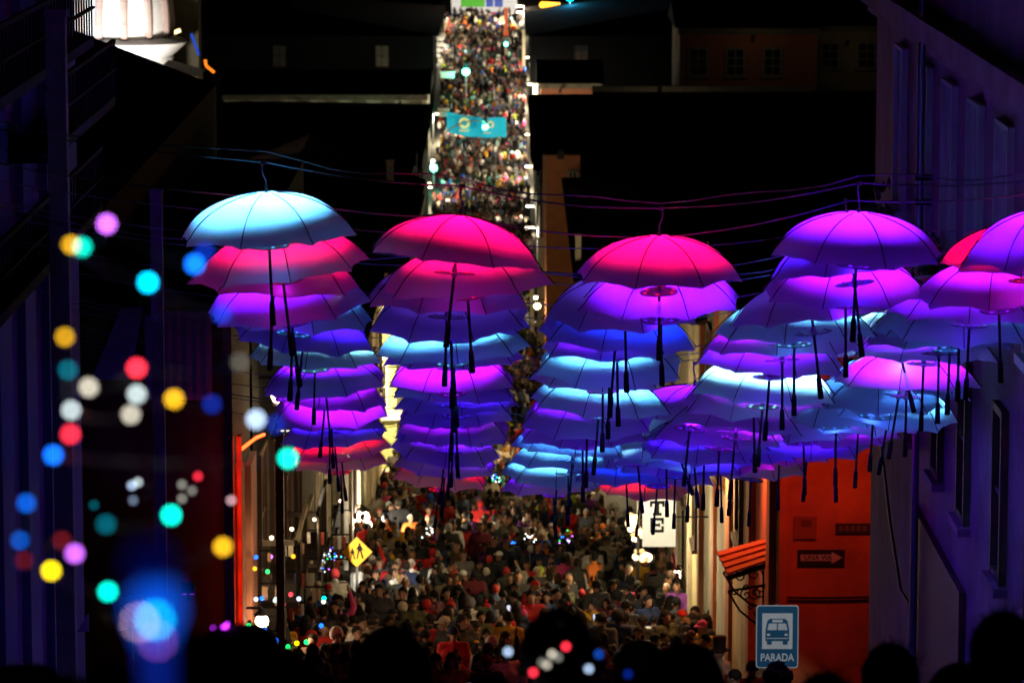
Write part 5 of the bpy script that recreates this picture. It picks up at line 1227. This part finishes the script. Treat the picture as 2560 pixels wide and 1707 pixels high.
# strings of coloured bulbs along the corner block
for (pts_, lb, d) in (([(640, 1392, 'blue'), (677, 1391, 'violet'), (697, 1394, 'green'), (733, 1390, 'amber')], 'string of coloured bulbs above the shop stalls', 47), ([(637, 1421, 'amber'), (669, 1428, 'green'), (688, 1500, 'white')], 'short string of bulbs with a green one by the black post', 46.5),
                      ([(640, 1497, 'white'), (655, 1495, 'blue'), (690, 1497, 'white'), (708, 1510, 'red'), (727, 1485, 'red'), (747, 1496, 'pale')], 'string of white and red bulbs over the warm lantern', 46), ([(660, 1572, 'blue'), (622, 1563, 'green'), (690, 1600, 'blue'), (720, 1616, 'green'), (742, 1607, 'yellow'), (766, 1604, 'green')], 'string of blue and green bulbs behind the brimmed hat', 42), ([(803, 1563, 'blue'), (810, 1495, 'turq'), (809, 1503, 'warm')], 'three loose coloured bulbs before the royal blue hood', 44)):
    t = thing('string_lights', lb, 'lights', at(pts_[0][0], pts_[0][1], d), 0, 'strings of coloured bulbs')
    wv = [at(x, y, d) - t.location for x, y, _ in pts_]
    m = MB(); m.path(wv, .006, 5); m.build('wire', M_black, t)
    for (x, y, cn), p in zip(pts_, wv):
        k = ('st', cn)
        if k not in BM: m = MB(); m.ball((0, 0, 0), .028, 10, 8); BM[k] = m.mesh('bulb', glow('st_' + cn, BC2.get(cn, BC.get(cn)), 2.6), True)
        link('bulb', BM[k], t, p)
# violet light toy behind the brimmed hat
p = at(548, 1572, 6.5); m = MB(); m.prism([(-.014, -.006), (.012, -.008), (.016, .012), (.004, .004), (-.012, .004)], (0, 0, 0), XP, Zv, YN, .01); o = m.build('light_toy', glow('toy_violet', (.6, .03, 1.0), 5), None, loc=p); tag(o, 'glowing violet light toy above the brimmed hat', 'toy')
# handrail
a, b = at(2440, 1690, 9.5), at(2600, 1648, 9.0)
hr = thing('handrail', 'brushed steel handrail beside the rose plaster house', 'handrail', (b.x, b.y, G(9)))
for dz in (0, -.06):
    m = MB(); m.tube(a + Vector((0, 0, dz)) - hr.location, b + Vector((.4, -.4, dz + .08)) - hr.location, .014, n=12); m.build('rail', M_grey, hr)
for q in (a, b): m = MB(); m.tube(q - hr.location, Vector((q.x, q.y, G(q.y))) - hr.location, .016, n=10); m.build('post', M_grey, hr)
# papers and a slanted notice on the purple house
p = at(205, 1560, 23.2); m = MB(); w_ = 20/FPX*23
m.prism([(-w_*.7, -w_*1.0), (w_*.9, -w_*.9), (w_*.9, w_*1.6)], (p.x, p.y, p.z), XP, Zv, YN, .004); tag(m.build('paper_notice', M_white), 'torn white paper notice at the foot of the timber pole', 'notice')
p = at(325, 1530, 27); s = thing('tilted_sign', 'tilted no turning sign half hidden behind the glowing stick', 'sign', (p.x, p.y, G(27)))
hz = p.z - G(27); w_ = 40/FPX*27
m = MB(); m.tube((0, .03, 0), (0, .03, hz + w_), .02); m.build('post', M_grey, s)
rt = Matrix.Rotation(R(-10), 3, 'Y'); m = MB(); m.box((0, 0, hz), (w_*2, .01, w_*2.1), 0, rt); bd = m.build('board', mat('sign_grey', (.35, .33, .33), .5, 0, .1), s)
m = MB()
for k in range(24): t0, t1 = R(15*k), R(15*(k + 1)); m.tube((w_*.72*math.cos(t0), -.008, hz + w_*.72*math.sin(t0)), (w_*.72*math.cos(t1), -.008, hz + w_*.72*math.sin(t1)), w_*.1, n=6)
m.tube((-w_*.5, -.008, hz + w_*.5), (w_*.5, -.008, hz - w_*.5), w_*.08, n=6); m.build('ring', mat('sign_red', (.35, .02, .02), .5, 0, 0), bd)

# racks of goods hung outside the dark corner block and the shop house
rk = random.Random(31)
M_pack = [mat('pack_cream', (.5, .45, .33), .6, 0, .2), mat('pack_white', (.6, .6, .58), .6, 0, .1), mat('pack_brown', (.2, .11, .06), .7, 0, .3), mat('pack_red', (.35, .05, .03), .6, 0, .2), mat('pack_blue', (.05, .12, .3), .6, 0, .2)]
for (d, x0_, lb) in ((46.8, -3.12, 'iron rack of small packets beside the warm lantern'), (50.4, -3.08, 'iron rack of pale goods under the white framed balcony'), (55.0, -3.02, 'iron rack of mixed goods on the dark corner block'), (64.0, -3.05, 'iron rack of goods at the shop house')):
    zb = G(d) + .55; t = thing('goods_rack', lb, 'rack', (x0_, d, zb), 0, 'racks of goods by the pavement')
    for k in range(5):
        m = MB(); m.bb(-.02, .3, -.01, .01, k*.42, k*.42 + .02); m.build('shelf_bar', M_iron, t)
    for xx in (-.02, .29):
        m = MB(); m.bb(xx, xx + .015, -.01, .01, -.5, 1.75); m.build('upright', M_iron, t)
    for k in range(4):
        xx = 0.01
        while xx < .26:
            w_ = rk.uniform(.035, .075); h_ = rk.uniform(.1, .24)
            if rk.random() < .8: m = MB(); m.bb(xx, xx + w_, -.04, .02, k*.42 + .4 - h_, k*.42 + .4); m.build('packet', rk.choice(M_pack), t)
            xx += w_ + rk.uniform(.008, .03)
    m = MB(); m.ball((.15, -.25, 1.9), .025, 8, 6); m.build('bulb', glow('rack_fill_bulb', (1, .75, .45), 8), t)  # bulb and its lamp added to light the goods
    lamp(t, (.15, -.35, 1.8), 5.5, (1, .7, .4), 'POINT', .04)
